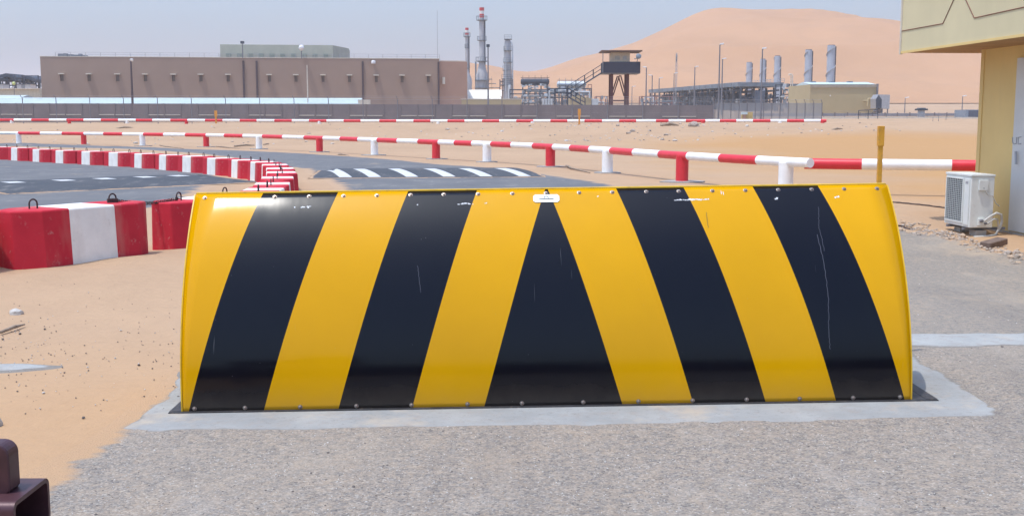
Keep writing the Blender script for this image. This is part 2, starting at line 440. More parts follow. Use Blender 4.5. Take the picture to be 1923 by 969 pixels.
M['stack_grey'] = simple('stack_steel', (.42, .42, .43), .6, .2, .14, .6, sc=(1, 1, .4))
M['tower_dark'] = simple('navy_panels', (.022, .026, .05), .7)
M['tower_leg'] = simple('red_oxide_steel', (.11, .035, .035), .7)
M['tower_cab'] = simple('tan_cabin', (.72, .60, .44), .8)
M['lamp_white'] = simple('lamp_head_white', (.75, .76, .77), .4)
M['leaf'] = simple('dusty_leaf', (.045, .062, .050), .8, 0, .35, 2)
M['trunk'] = simple('trunk_bark', (.16, .12, .09), .9)
M['yellow_green'] = simple('yellow_green_ball', (.62, .68, .25), .5)

# ------------------------------------------------------------------ ground sheet
def axis(lim, fine, step, g):
    out = [0.0]
    while out[-1] < fine: out.append(out[-1] + step)
    s = step
    while out[-1] < lim: s *= g; out.append(out[-1] + s)
    return out
pa = axis(2500, 9, .16, 1.028); na = [-a for a in pa[1:]][::-1]
XS = na + pa
ya = axis(3500, 16, .12, 1.016); yb = [-a for a in axis(150, 1, .5, 1.2)[1:]][::-1]
YS = yb + ya
def grid_mesh(name, xs, ys, zf, mat, kind='structure'):
    v = [(x, y, zf(x, y)) for y in ys for x in xs]; n = len(xs)
    f = [(j * n + i, j * n + i + 1, (j + 1) * n + i + 1, (j + 1) * n + i) for j in range(len(ys) - 1) for i in range(n - 1)]
    me = bpy.data.meshes.new(name); me.from_pydata(v, [], f); me.materials.append(mat)
    for p in me.polygons: p.use_smooth = True
    o = bpy.data.objects.new(name, me); COL.objects.link(o); o['kind'] = kind; return o
grid_mesh('ground', XS, YS, zg, M['sand'])

# paved sheets: outline polygon in plan, cut into a fine grid and draped 6 mm above the ground
def inside(p, poly):
    x, y = p; c = False; j = len(poly) - 1
    for i in range(len(poly)):
        xi, yi = poly[i]; xj, yj = poly[j]
        if (yi > y) != (yj > y) and x < (xj - xi) * (y - yi) / (yj - yi) + xi: c = not c
        j = i
    return c
def dist_edge(p, poly):
    best = 1e9; px, py = p
    for i in range(len(poly)):
        ax, ay = poly[i]; bx, by = poly[(i + 1) % len(poly)]
        dx, dy = bx - ax, by - ay; t = max(0, min(1, ((px - ax) * dx + (py - ay) * dy) / (dx * dx + dy * dy + 1e-9)))
        best = min(best, math.hypot(px - ax - t * dx, py - ay - t * dy))
    return best
def sheet(name, poly, step, lift, mat, soft, zf=None, grow=0.0, taper=True):
    xs0, xs1 = min(p[0] for p in poly) - grow, max(p[0] for p in poly) + grow
    ys0, ys1 = min(p[1] for p in poly) - grow, max(p[1] for p in poly) + grow
    nx = int((xs1 - xs0) / step) + 1; ny = int((ys1 - ys0) / step) + 1
    idx = {}; v = []; e = []; f = []
    def vid(i, j):
        if (i, j) not in idx:
            x = xs0 + i * step; y = ys0 + j * step
            d = dist_edge((x, y), poly); ins = inside((x, y), poly); sd_ = d if ins else -d
            lf = lift if (not taper or sd_ > 0) else lift * max(-.6, 1 + sd_ / max(grow, .01) * 1.6)
            idx[(i, j)] = len(v); v.append((x, y, (zf or zg)(x, y) + lf))
            e.append(max(0, min(1, .5 + .5 * sd_ / soft)))
        return idx[(i, j)]
    for i in range(nx):
        for j in range(ny):
            c = (xs0 + (i + .5) * step, ys0 + (j + .5) * step)
            if inside(c, poly) or (grow and dist_edge(c, poly) < grow):
                f.append((vid(i, j), vid(i + 1, j), vid(i + 1, j + 1), vid(i, j + 1)))
    me = bpy.data.meshes.new(name); me.from_pydata(v, [], f); me.materials.append(mat)
    a = me.attributes.new('edge', 'FLOAT', 'POINT'); a.data.foreach_set('value', e)
    for p in me.polygons: p.use_smooth = True
    o = bpy.data.objects.new(name, me); COL.objects.link(o); o['kind'] = 'structure'; return o
gp = lambda pts: [tuple(G(u, v)[:2]) for u, v in pts]
# road beyond, running behind the rows of blocks and beside the pipe rails
far_road = gp([(-160, 267), (200, 274), (350, 280.5), (454, 283.5), (558, 288.5), (662, 295), (750, 302), (804, 308), (882, 313.5), (960, 320.5), (1090, 339), (1150, 350),
               (1260, 372), (1260, 420), (640, 420), (655, 353), (641, 342), (600, 326), (585, 317), (533, 313), (470, 300), (380, 289), (250, 280), (-160, 272)])
sheet('road', far_road, .3, .008, M['road'], .5, grow=.5)
side_road = gp([(-260, 292), (60, 299), (180, 306), (280, 314), (350, 322), (405, 329), (398, 342), (372, 352), (345, 368), (300, 384), (240, 402), (-30, 432), (-420, 440)])
sheet('side_road', side_road, .15, .008, M['road'], .45, grow=.45)
# paved apron around and in front of the blocker
apron = [tuple(G(245, 800)[:2]), tuple(G(190, 835)[:2]), tuple(G(110, 880)[:2]), tuple(G(70, 969)[:2]), (-1.6, 2.2), (-2.4, -14), (9, -14), (9, 7.25), (-1.9, 7.25)]
sheet('apron', apron, .1, .006, M['apron'], .22, grow=.25)
back = [(-1.9, 7.25), (9, 7.25), (9, 10.6)] + gp([(1960, 497), (1900, 487), (1830, 473), (1760, 449), (1690, 433), (1500, 431), (1250, 430), (800, 432), (600, 440)]) + [(-2.25, 9.0), (-2.45, 8.3), (-2.2, 7.7)]
sheet('apron_rear', back, .12, .006, M['apron_back'], .25, grow=.25)

# speed humps with white bars
def hump_fn(a, b, w, h):
    a, b = Vector(a), Vector(b); d = (b - a); L = d.length; d /= L; n = Vector((-d.y, d.x))
    def zf(x, y):
        q = Vector((x, y)) - a; s = q.dot(n) / (w / 2); t = q.dot(d)
        e = smooth(-.2, .5, t) * (1 - smooth(L - .5, L + .2, t))
        return zg(x, y) + .012 + (h * (1 - s * s) * e if abs(s) < 1 else 0)
    return zf, a, d, n, L
def hump(name, a, b, w, h, bars, bw, blen, slant, boff=0.0):
    zf, a, d, n, L = hump_fn(a, b, w, h)
    c = [a + n * w / 2, a - n * w / 2, a + d * L - n * w / 2, a + d * L + n * w / 2]
    o = sheet(name, [tuple(p) for p in c][::1], .09, .004, M['hump'], .12, zf, grow=.1)
    for k, t in enumerate(bars):
        vs, fs = [], []
        K = 10
        for i in range(K + 1):
            s = (i / K - .5) * blen + boff
            for q in (-bw / 2, bw / 2):
                p = a + d * (t + q + slant * s) + n * s
                vs.append((p.x, p.y, zf(p.x, p.y) + .012))
        for i in range(K): fs.append((2 * i, 2 * i + 1, 2 * i + 3, 2 * i + 2))
        me = bpy.data.meshes.new('road_marking'); me.from_pydata(vs, [], fs); me.materials.append(M['road_paint'])
        m = bpy.data.objects.new('road_marking', me); COL.objects.link(m); m.parent = o
def bars_at(a, b, uvs, z):
    a, b = Vector(a), Vector(b); d = (b - a).normalized()
    return [(Vector(G(u, v, z)[:2]) - a).dot(d) for u, v in uvs]
A = G(596, 319, .13); B = G(1000, 317, .13)
ha, hb = (A.x, A.y), (B.x, B.y)
hump('speed_hump', ha, hb, 4.2, .13, bars_at(ha, hb, [(620, 319), (672, 318), (737, 317), (802, 317), (867, 317), (935, 317)], .13), .31, 1.9, -.24, -1.08)
A = G(-60, 348, .09); B = G(402, 329.5, .09)
ha, hb = (A.x, A.y), (B.x, B.y)
hump('side_speed_hump', ha, hb, 4.4, .10, bars_at(ha, hb, [(-62, 348), (4, 343), (79, 337.5), (158, 335), (232, 332), (305, 330.5), (376, 329.6)], .09), .36, .55, 0, -.12)

# concrete strip patched into the apron, running across behind the blocker, and its pale end on the left
def strip(name, pts_lo, pts_hi, lift, mat, step=.08):
    poly = pts_lo + pts_hi[::-1]
    return sheet(name, poly, step, lift, mat, .1, grow=0)
# pale concrete surround of the blocker, with ragged edge
def ragged(poly, amp, sub=10, seed=1):
    rnd = random.Random(seed); out = []
    for i in range(len(poly)):
        a, b = Vector(poly[i]), Vector(poly[(i + 1) % len(poly)])
        for k in range(sub):
            t = k / sub; p = a.lerp(b, t); n = Vector((-(b - a).y, (b - a).x)).normalized()
            out.append(tuple(p + n * rnd.uniform(-amp, amp)))
    return out
def flat_poly(name, poly, thick, mat, step, soft=.1, lift=.004):
    o = sheet(name, poly, step, lift + thick, mat, soft, grow=step * 1.6)
    return o
mpad = mat_concrete('pad_ragged_concrete', (.265, .268, .26), (.355, .355, .34))
def paving(m): return m.mix(m.noise(70, 3, .8), (.12, .11, .10), (.32, .29, .25))
M['pad_edge'] = with_edge_fade(mpad, into=paving)
mband = mat_concrete('band_concrete', (.31, .315, .305), (.40, .405, .39)); M['band'] = with_edge_fade(mband, into=paving)
PX0, PX1 = G(262, 797).x, G(1850, 787).x
pad = gp([(238, 795), (300, 803), (420, 800), (620, 803), (850, 799), (1100, 801), (1300, 797), (1500, 800), (1700, 795), (1872, 792), (1850, 770), (1800, 735), (1760, 708), (1722, 690), (1712, 665)]) + [(1.9, 7.0), (-1.75, 7.0)] + gp([(338, 690), (336, 720), (296, 757)])
pad = ragged(pad, .018, 5, 4)
flat_poly('concrete_pad', pad, .003, M['pad_edge'], .03, .07)
b0 = G(1710, 650); 
band = ragged([(1.9, 7.25 - .19), (6.6, 7.25 - .22), (6.6, 7.25 + .2), (1.9, 7.25 + .19)], .03, 22, 8)
flat_poly('concrete_strip', band, .009, M['band'], .035, .08)
l0, l1 = G(-60, 680), G(104, 677)
flat_poly('pale_patch', [(l0.x, l0.y - .10), (l1.x - .2, l1.y - .1), (l1.x, l1.y), (l1.x - .25, l1.y + .07), (l0.x, l0.y + .12)], .006, M['band'], .05, .06)

# ------------------------------------------------------------------ dunes
def prof(tab, u): 
    if u <= tab[0][0]: return tab[0][1]
    for (a, va), (b, vb) in zip(tab, tab[1:]):
        if u <= b:
            t = (u - a) / (b - a); return va + (vb - va) * t
    return tab[-1][1]
DU = [(-400, 205), (60, 196), (300, 180), (500, 172), (700, 155), (850, 126), (880, 121), (905, 128), (940, 132), (975, 140), (1010, 138), (1080, 112), (1120, 104), (1180, 82), (1240, 55), (1280, 33), (1310, 21), (1340, 18), (1380, 19), (1420, 20),
      (1470, 19), (1510, 25), (1560, 41), (1640, 62), (1700, 82), (1760, 97), (1840, 115), (1950, 140), (2200, 185), (2600, 200)]
def dune_z(x, y):
    YR = 720.0
    u = CX + x / YR * F
    vs = sum(prof(DU, u + k * 9) for k in (-2, -1, 0, 1, 2)) / 5
    top = (222 - vs) * YR / F * .955 + 1.5
    base = 7.2
    # ridge spur running from the summit towards the camera
    t = (y - 400) / (YR - 400)
    if t < 0: return base + t * 9
    if t < 1:
        sh = smooth(0, 1, t) * .55 + t * .45
        z = base + (top - base) * sh
        spur = math.exp(-((x - (118 - (1 - t) * 70)) / 26) ** 2) * 4.5 * math.sin(math.pi * t)
        spur += math.exp(-((x - (205 + (1 - t) * 30)) / 40) ** 2) * 4 * math.sin(math.pi * t)
        z += spur * min(1, (top - base) / 40)
        r = 1 - abs(nz(x + y * .5, y, 75, 3)) * 2
        z += max(0, r) * 7.0 * math.sin(math.pi * t) * min(1, (top - base) / 30) + 1.2 * nz(x, y, 22, 2) * math.sin(math.pi * t)
        return z
    return top - (y - YR) * .45
dx = [-420 + i * 5.5 for i in range(200)]; dy = [370 + j * 5 for j in range(96)]
def mat_dune():
    m = MT('dune_sand', .95, 0, .1)
    c = m.mix(m.ramp(m.noise(.012, 5, .6), [(.35, 0.0), (.65, 1.0)]), (.425, .24, .128), (.47, .27, .148))
    c = m.mix(m.ramp(m.noise(.05, 5, .6, sc=(1, .4, 2)), [(.45, 0.0), (.7, .35)]), c, (.365, .22, .13))
    m.color(c); m.bump(m.noise(.25, 5, .6, sc=(1, .5, 1)), .4, .8); return m.mat
M['dune'] = mat_dune()
grid_mesh('dune_hill', dx, dy, dune_z, M['dune'])

# ------------------------------------------------------------------ haze
hz = MB().box(-2400, 2400, -140, 3300, -2.5, 120).build('haze', None)
hz.data.materials.clear()
hm = bpy.data.materials.new('haze_air'); hm.use_nodes = True; hn = hm.node_tree; hn.nodes.clear()
ho = hn.nodes.new('ShaderNodeOutputMaterial'); pv = hn.nodes.new('ShaderNodeVolumePrincipled')
pv.inputs['Density'].default_value = 0.00038; pv.inputs['Color'].default_value = (.97, .95, .98, 1); pv.inputs['Anisotropy'].default_value = 0.2
hn.links.new(pv.outputs[0], ho.inputs['Volume']); hz.data.materials.append(hm)
tag(hz, kind='stuff')

exec_sections = True
# ================================================================== ROAD BLOCKER
def road_blocker():
    Yb, Yt, zt, Wd = 5.675, 6.129, 1.11, 3.805
    x0 = G(343, 771).x; xc = 0.19
    t = thing('road_blocker', 'raised curved road blocker with glossy yellow and black chevron stripes', 'road blocker', (xc, Yb, 0), 0)
    t.rotation_euler = (0, -0.0129, 0.0155)
    phi = 2 * math.atan((Yt - Yb) / zt); Rr = zt / math.sin(phi)
    arc = lambda s: (Rr * (1 - math.cos(phi * s)), Rr * math.sin(phi * s))      # y, z (local) at fraction s
    NR = 36; h = Wd / 2
    # front plate: vertices lie on the stripe borders themselves
    def rowu(s):
        b = [0.0]
        lb = [.0073, .1097, .2114, .3124, .4111]; lt = [.0965, .2045, .3056, .4051, .5035]
        for a, c in zip(lb, lt): b.append(a + (c - a) * s)
        rb = [.6028, .7001, .8003, .8976, .9927]; rt = [.5075, .6065, .7045, .8048, .8997]
        for a, c in zip(rb, rt): b.append(a + (c - a) * s)
        b.append(1.0); return b
    mb = MB(); colm = [0, 1, 0, 1, 0, 1, 0, 1, 0, 1, 0]
    SUB = 3
    for i in range(NR + 1):
        s = i / NR; y, z = arc(s); us = rowu(s); row = []
        for k in range(len(us) - 1):
            for q in range(SUB): row.append(us[k] + (us[k + 1] - us[k]) * q / SUB)
        row.append(1.0)
        for u in row: mb.v.append(Vector(((u - .5) * Wd, y, z)))
    n = SUB * 11 + 1
    for i in range(NR):
        for k in range(n - 1):
            mb.f.append([i * n + k, i * n + k + 1, (i + 1) * n + k + 1, (i + 1) * n + k]); mb.m.append(colm[k // SUB])
    plate = mb.build('front_plate', [M['yellow'], M['black']], t, 60)
    so = plate.modifiers.new('thick', 'SOLIDIFY'); so.thickness = .006; so.offset = -1
    # side cheeks
    for sx in (-1, 1):
        poly = [(arc(i / 20)[0] + .010, arc(i / 20)[1] - .002) for i in range(21)] + [(.50, 1.09), (.78, -.05), (.010, -.05)]
        a = sx * (h - .012); MB().prism(poly[::-1], min(a, a - sx * .008), max(a, a - sx * .008), 'x').build('side_plate', M['yellow_edge'], t)
        # edge lip of the skin
        e = MB()
        for i in range(24):
            y0, z0 = arc(i / 24); y1, z1 = arc((i + 1) / 24)
            b = len(e.v); xa, xb = sx * (h + .0005), sx * (h + .0075)
            for X in (xa, xb):
                for (y, z) in ((y0 - .003, z0), (y1 - .003, z1), (y1 + .028, z1 - .004), (y0 + .028, z0)): e.v.append(Vector((X, y, z)))
            e.f += [[b, b + 1, b + 2, b + 3], [b + 7, b + 6, b + 5, b + 4], [b, b + 4, b + 5, b + 1], [b + 3, b + 2, b + 6, b + 7]]; e.m += [0] * 4
        e.build('edge_strip', M['yellow_edge'], t)
    ty, tz = arc(1)
    MB().box(-h, h, ty + .003, ty + .045, tz - .004, tz + .008).build('top_flange', M['yellow_edge'], t, bevel=.003)
    MB().box(-h + .03, h - .03, ty + .02, ty + .07, tz - .09, tz - .012).box(-h + .03, h - .03, .35, .38, 0, .9).build('inner_frame', M['dark_steel'], t)
    # bolts
    def bolt(u, s, big=.88):
        y, z = arc(s); nrm = Vector((0, -math.cos(phi * s), math.sin(phi * s)))
        p = Vector(((u - .5) * Wd, y, z)) + nrm * .0005
        q = nrm.to_track_quat('Z', 'Y').to_matrix().to_4x4()
        b = MB().lathe([(.0135 * big, 0), (.0135 * big, .0015), (.0095 * big, .002), (.0085 * big, .0065), (.006 * big, .0085)], n=12)
        o = b.build('bolt', M['bolt'], t, 35); o.matrix_local = Matrix.Translation(p) @ q
        return o
    L, Wp = 372, 1296
    for u in [390, 520, 584, 648, 710, 773, 835, 899, 963, 1026, 1088, 1150, 1214, 1275, 1338, 1400, 1462, 1525, 1586, 1648]:
        bolt((u - L) / Wp, .978)
    L, Wp = 343, 1367
    for u in [365, 459, 562, 667, 770, 875, 977, 1092, 1196, 1298, 1400, 1500, 1601, 1690]:
        bolt((u - L) / Wp, .021)
    # name plate on the top centre
    s0, s1 = .925, .968; uc = .5046
    def on(u, s, off):
        y, z = arc(s); return Vector(((u - .5) * Wd, y - math.cos(phi * s) * off, z + math.sin(phi * s) * off))
    def patch(name, pts, off, mat, parent=t, th=.002):
        b = MB(); n = len(pts)
        for o_ in (off, off - th):
            for (u, s) in pts: b.v.append(on(u, s, o_))
        b.f.append(list(range(n))); b.f.append([n + i for i in range(n)][::-1])
        for i in range(n):
            j = (i + 1) % n; b.f.append([i, n + i, n + j, j])
        b.m = [0] * len(b.f)
        return b.build(name, mat, parent)
    hw = .0188; cr = .003
    pts = [(uc - hw + cr, s0), (uc + hw - cr, s0), (uc + hw, s0 + .009), (uc + hw, s1 - .009), (uc + hw - cr, s1), (uc - hw + cr, s1), (uc - hw, s1 - .009), (uc - hw, s0 + .009)]
    lab = patch('name_plate', pts, .004, M['label'])
    patch('emblem', [(uc - .0115, s0 + .0145), (uc + .0115, s0 + .0145), (uc + .0095, s0 + .0195), (uc - .0095, s0 + .0195)], .0048, M['ink'], lab, .0006)
    arcp = []
    for k in range(9): a = math.pi * k / 8; arcp.append((uc + .0036 * math.cos(a), s0 + .022 + .0125 * math.sin(a)))
    for k in range(9): a = math.pi * (1 - k / 8); arcp.append((uc + .0027 * math.cos(a), s0 + .022 + .0088 * math.sin(a)))
    patch('emblem', arcp, .0048, M['ink'], lab, .0006)
    # chipped and scraped spots in the film
    rnd = random.Random(3)
    def chips(u0, u1, s, n, w, hgt, ds=.004):
        b = MB()
        for _ in range(n):
            u = rnd.uniform(u0, u1); ss = s + rnd.uniform(-ds, ds); ww = rnd.uniform(.3, 1) * w; hh = rnd.uniform(.4, 1) * hgt
            k0 = len(b.v)
            K = 7
            for k in range(K):
                a = 2 * math.pi * k / K + rnd.uniform(-.3, .3); q = rnd.uniform(.6, 1)
                b.v.append(on(u + ww * q * math.cos(a) / Wd, ss + hh * q * math.sin(a) / 1.2, .0009))
            b.f.append(list(range(k0, k0 + K))); b.m.append(0)
        b.build('scrape', M['chip'], t)
    U = lambda u: (u - 372) / 1296
    chips(U(862), U(893), .925, 14, .012, .004); chips(U(1262), U(1312), .930, 26, .014, .005); chips(U(1310), U(1334), .930, 9, .012, .003)
    chips(U(571), U(587), .918, 7, .012, .006); chips(U(556), U(560), .915, 2, .008, .006); chips(U(785), U(789), .922, 2, .008, .007)
    chips(U(1453), U(1460), .930, 3, .010, .007); chips(U(1565), U(1574), .932, 5, .009, .008); chips(U(910), U(918), .925, 3, .010, .006)
    chips(U(1353), U(1358), .965, 3, .004, .02); chips(U(1120), U(1126), .955, 3, .005, .01)
    # long wandering scratches
    def scratch(pts, w, mat):
        b = MB()
        P2 = [on(u, s, .0010) for u, s in pts]
        for i, (u, s) in enumerate(pts):
            b.v.append(on(u - w / Wd, s, .0010)); b.v.append(on(u + w / Wd, s, .0010))
        for i in range(len(pts) - 1): b.f.append([2 * i, 2 * i + 1, 2 * i + 3, 2 * i + 2]); b.m.append(0)
        b.build('scratch', mat, t)
    def wander(path, n=40, j=.0006):
        out = []
        for i in range(n):
            q = i / (n - 1) * (len(path) - 1); k = min(int(q), len(path) - 2); f = q - k
            a, b = path[k], path[k + 1]; out.append((a[0] + (b[0] - a[0]) * f + rnd.uniform(-j, j), a[1] + (b[1] - a[1]) * f))
        return out
    M['scratch'] = simple('scratch_mark', (.10, .105, .13), .7)
    Ub = lambda u, s: (u - (343 + 29 * s)) / (1367 - 71 * s)
    scratch(wander([(Ub(1528, .74), .74), (Ub(1538, .6), .6), (Ub(1545, .45), .45), (Ub(1546, .33), .33), (Ub(1550, .23), .23)]), .0011, M['scratch'])
    scratch(wander([(Ub(1535, .88), .88), (Ub(1532, .78), .78), (Ub(1540, .66), .66)]), .0008, M['scratch'])
    scratch(wander([(Ub(787, .62), .62), (Ub(792, .5), .5)]), .0008, M['scratch'])
    M['scratch_dark'] = simple('scratch_dark_mark', (.10, .07, .02), .7)
    scratch(wander([(Ub(1324, .86), .86), (Ub(1326, .78), .78)]), .0015, M['scratch_dark'])
    # steel kerb frame let into the concrete
    fr = MB(); fx0, fx1 = -h - .07, h + .14
    fr.box(fx0, fx1, -.022, -.004, -.05, .012); fr.box(fx0, fx0 + .06, -.004, .9, -.05, .014); fr.box(fx1 - .06, fx1, -.004, .9, -.05, .014); fr.box(fx0, fx1, .9, .95, -.05, .014)
    f_ = fr.build('ground_frame', M['dark_steel'], t)
    MB().box(fx0 + .06, fx1 - .06, -.004, .9, -.04, .0125).build('pit_cover', M['dark_steel'], t)
road_blocker()
g0 = G(1640, 338)

# yellow post right behind the blocker
p = P(1655, 237, 6.75)
t = thing('marker_post', 'slim upright yellow post standing behind the right end of the road blocker', 'post', (p.x, 6.75, zg(p.x, 6.75)))
H = p.z - zg(p.x, 6.75)
MB().box(-.013, .013, -.012, .012, 0, H - .12).build('post', M['post_yellow'], t, bevel=.002)
MB().box(-.019, .017, -.016, .014, H - .12, H).build('head', M['post_yellow'], t, bevel=.002)
MB().box(-.06, .05, -.05, .05, 0, .012).build('foot_plate', M['galv'], t)

# steel bumper corner at the lower left
def bumper():
    t = thing('steel_bumper', 'dark maroon open ended steel tube with upright plate, bottom left corner', 'bumper', (-1.15, 2.474, 0))
    z1, z0, th, D = .62, .505, .011, .20
    # open ended rectangular tube running off to the left, rounded corners
    def rr(y0, y1, za, zb, r_, n=5):
        out = []
        for cy_, cz_, a0 in ((y1 - r_, zb - r_, 0), (y0 + r_, zb - r_, 90), (y0 + r_, za + r_, 180), (y1 - r_, za + r_, 270)):
            out += CIRC(cy_, cz_, r_, a0, a0 + 90, n)
        return out
    o_, i_ = rr(0, D, z0, z1, .022), rr(th, D - th, z0 + th, z1 - th, .013)
    b = MB(); n = len(o_)
    for X in (0, -1.0):
        for y, z in o_: b.v.append(Vector((X, y, z)))
        for y, z in i_: b.v.append(Vector((X, y, z)))
    for k in range(n):
        j = (k + 1) % n
        b.f += [[k, j, n + j, n + k], [2 * n + k, 3 * n + k, 3 * n + j, 2 * n + j], [k, 2 * n + k, 2 * n + j, j], [n + k, n + j, 3 * n + j, 3 * n + k]]; b.m += [0] * 4
    b.build('tube', M['maroon'], t, 40)
    pl = [(-.50, z1 - .004), (-.045, z1 - .004), (-.036, z1 + .008)] + CIRC(-.066, z1 + .088, .030, 0, 90, 6) + [(-.50, z1 + .118)]
    MB().prism(pl[::-1], .068, .125, 'y').build('upright_plate', M['maroon'], t, bevel=.004)
    MB().box(-.95, -.85, .04, .16, 0, z0 + .002).build('leg', M['maroon'], t)
bumper()

# ================================================================== PIPE BARRIERS
def pipe_run(name, label, path, bounds, first_red, posts, dia, group=None, postdia=.30, pad=True, zc=None):
    """path: list of world centre points; bounds / posts: fractions along the path (by length)"""
    segL = [(b - a).length for a, b in zip(path, path[1:])]; tot = sum(segL)
    def at(d):
        d = max(0, min(tot, d))
        for a, b, l in zip(path, path[1:], segL):
            if d <= l + 1e-6: return a.lerp(b, min(1, d / l))
            d -= l
        return path[-1].copy()
    o = thing(name, label, 'pipe barrier', (path[0].x, path[0].y, zg(path[0].x, path[0].y)), 0, group)
    inv = Vector((-path[0].x, -path[0].y, -zg(path[0].x, path[0].y)))
    cum = [0]
    for l in segL: cum.append(cum[-1] + l)
    ds = sorted(set([0, tot] + [b for b in bounds if 0 < b < tot] + cum))
    clean = [ds[0]]
    for d in ds[1:]:
        if d - clean[-1] > .02: clean.append(d)
    if clean[-1] != tot: clean[-1] = tot
    pts = [at(d) + inv for d in clean]; mats = []
    for a, b in zip(clean, clean[1:]):
        k = sum(1 for q in bounds if q < (a + b) / 2); mats.append((0 if first_red else 1) if k % 2 == 0 else (1 if first_red else 0))
    MB().tube(pts, dia / 2, 20, mats=mats).build('rail', [M['pipe_red'], M['pipe_white']], o, 40)
    for d, red in posts:
        c = at(d); zb = zg(c.x, c.y); m = M['pipe_red'] if red else M['pipe_white']
        q = c + inv
        MB().lathe([(postdia / 2, zb - .25 + inv.z), (postdia / 2, c.z + inv.z - dia * .1)], q.x, q.y, 20).build('post', m, o, 40)
        if pad:
            w = postdia * random.uniform(.95, 1.25); rnd = [random.uniform(.85, 1.2) for _ in range(9)]
            poly = [(q.x + w * rnd[k] * 1.35 * math.cos(2 * math.pi * k / 9), q.y + w * rnd[k] * math.sin(2 * math.pi * k / 9)) for k in range(9)]
            MB().prism(poly, zb + inv.z - .05, zb + inv.z + .03).build('footing', M['concrete'], o)
    return o, at, tot
ctr = [(-260, 248.6), (-120, 249.3), (0, 250.3), (155, 251.3), (270, 252.6), (387, 254), (486, 256.2), (600, 259.5), (703, 263), (819, 267.8), (915, 270.3), (1034, 275.4), (1141, 282.6), (1282, 293.5), (1400, 300), (1522, 306.5)]
def centre(u, v): return G(u, v, .62)
ctrp = []
for (a, va), (b, vb) in zip(ctr, ctr[1:]):
    for k in range(2): ctrp.append((a + (b - a) * k / 2, va + (vb - va) * k / 2))
ctrp.append(ctr[-1])
# light smoothing of the line
pts = [centre(u, v) for u, v in ctrp]
for _ in range(3): pts = [pts[0]] + [(a + b * 2 + c) / 4 for a, b, c in zip(pts, pts[1:], pts[2:])] + [pts[-1]]
us = [CX + F * p.x / (p.y * math.cos(PITCH) + (CAMZ - p.z) * math.sin(PITCH)) for p in pts]
cum = [0]
for a, b in zip(pts, pts[1:]): cum.append(cum[-1] + (b - a).length)
def d_of_u(u): return lerp_table(list(zip(us, cum)), u)
bnd = [-210, -170, -130, -88, -47, -6, 35.8, 77, 118, 159, 196, 232, 271, 309, 350, 389, 423, 458.5, 495, 533, 573.5, 609.5, 641, 675, 711, 748.6, 788, 826, 856, 889, 925, 963, 1004, 1042, 1074, 1111, 1150, 1193, 1242, 1295, 1355.5, 1425]
bnd = [b for b in bnd if b > -6] ; bnd = [-130, -88, -47] [:0] + [-165, -125, -85, -45, -25, -5][:0] + bnd
pst = [(35, 0), (157, 1), (267, 0), (387, 1), (486, 0), (600, 1), (703, 0), (819, 1), (914.5, 0), (1034, 1), (1141, 0), (1282, 1), (1477, 0)]
pipe_run('pipe_barrier', 'long red and white pipe barrier curving along the near side of the far road', pts, [d_of_u(b) for b in bnd], False, [(d_of_u(u), r) for u, r in pst], .19)
# run on the right, ending behind the outdoor unit
q0, q1 = G(1511, 307.5, .60), G(2050, 314, .60)
q0 += (q1 - q0).normalized() * .0
dseg = lambda u: (q1 - q0).length * (u - 1511) / (2050 - 1511)
pipe_run('pipe_barrier', 'short straight red and white pipe barrier right of centre, partly behind the outdoor unit', [q0, q1], [dseg(1625), dseg(1797), dseg(1925)], True, [(dseg(1960), 0)], .215)
# far run on the sand bank
def far_centre(u, v):
    # follows the bank: rail 0.6 m above its foot
    d = ray(u, v)
    a, b = -75.0, 24.0
    # intersect view plane with line y = yrail(x)
    k = d.x / d.y; y = 90.1 / (1 + .254 * k); y = y if k * y < 24.2 else y
    return Vector((k * y, y, 0))
ends = [P(u, 226.4, 90) for u in (0, 1552)]
fu = list(range(-320, 1553, 52)); fpts = []
for u in fu + [1552]:
    c = far_centre(u, 226); y = c.y; v = 225.6 + 1.9 * smooth(0, 800, u) - .3 * smooth(900, 1500, u)
    fpts.append(P(u, v, y))
fus = fu + [1552]; fc = [0]
for a, b in zip(fpts, fpts[1:]): fc.append(fc[-1] + (b - a).length)
fd = lambda u: lerp_table(list(zip(fus, fc)), u)
fb = [27, 60, 93, 126, 158, 190.5, 223, 256, 287, 321, 353, 386, 419, 451, 483, 516, 549, 581, 614, 646, 678, 713, 745, 777, 809, 841, 873, 906, 938, 970, 1002, 1034, 1066, 1098, 1131, 1163, 1195, 1232, 1256, 1288, 1325, 1352, 1383, 1414, 1447, 1478, 1510, 1541]
fb = [-300 + 32.7 * k for k in range(10)] + fb
fpo = [(-95, 1), (22, 0), (130, 1), (239, 0), (350, 1), (600, 0), (823, 0), (1000, 0), (1320, 1), (1465, 0), (1545, 1)]
pipe_run('pipe_barrier', 'distant red and white pipe barrier half buried along the sand bank below the boundary wall', fpts, [fd(u) for u in fb], True, [(fd(u), r) for u, r in fpo], .235, pad=False)

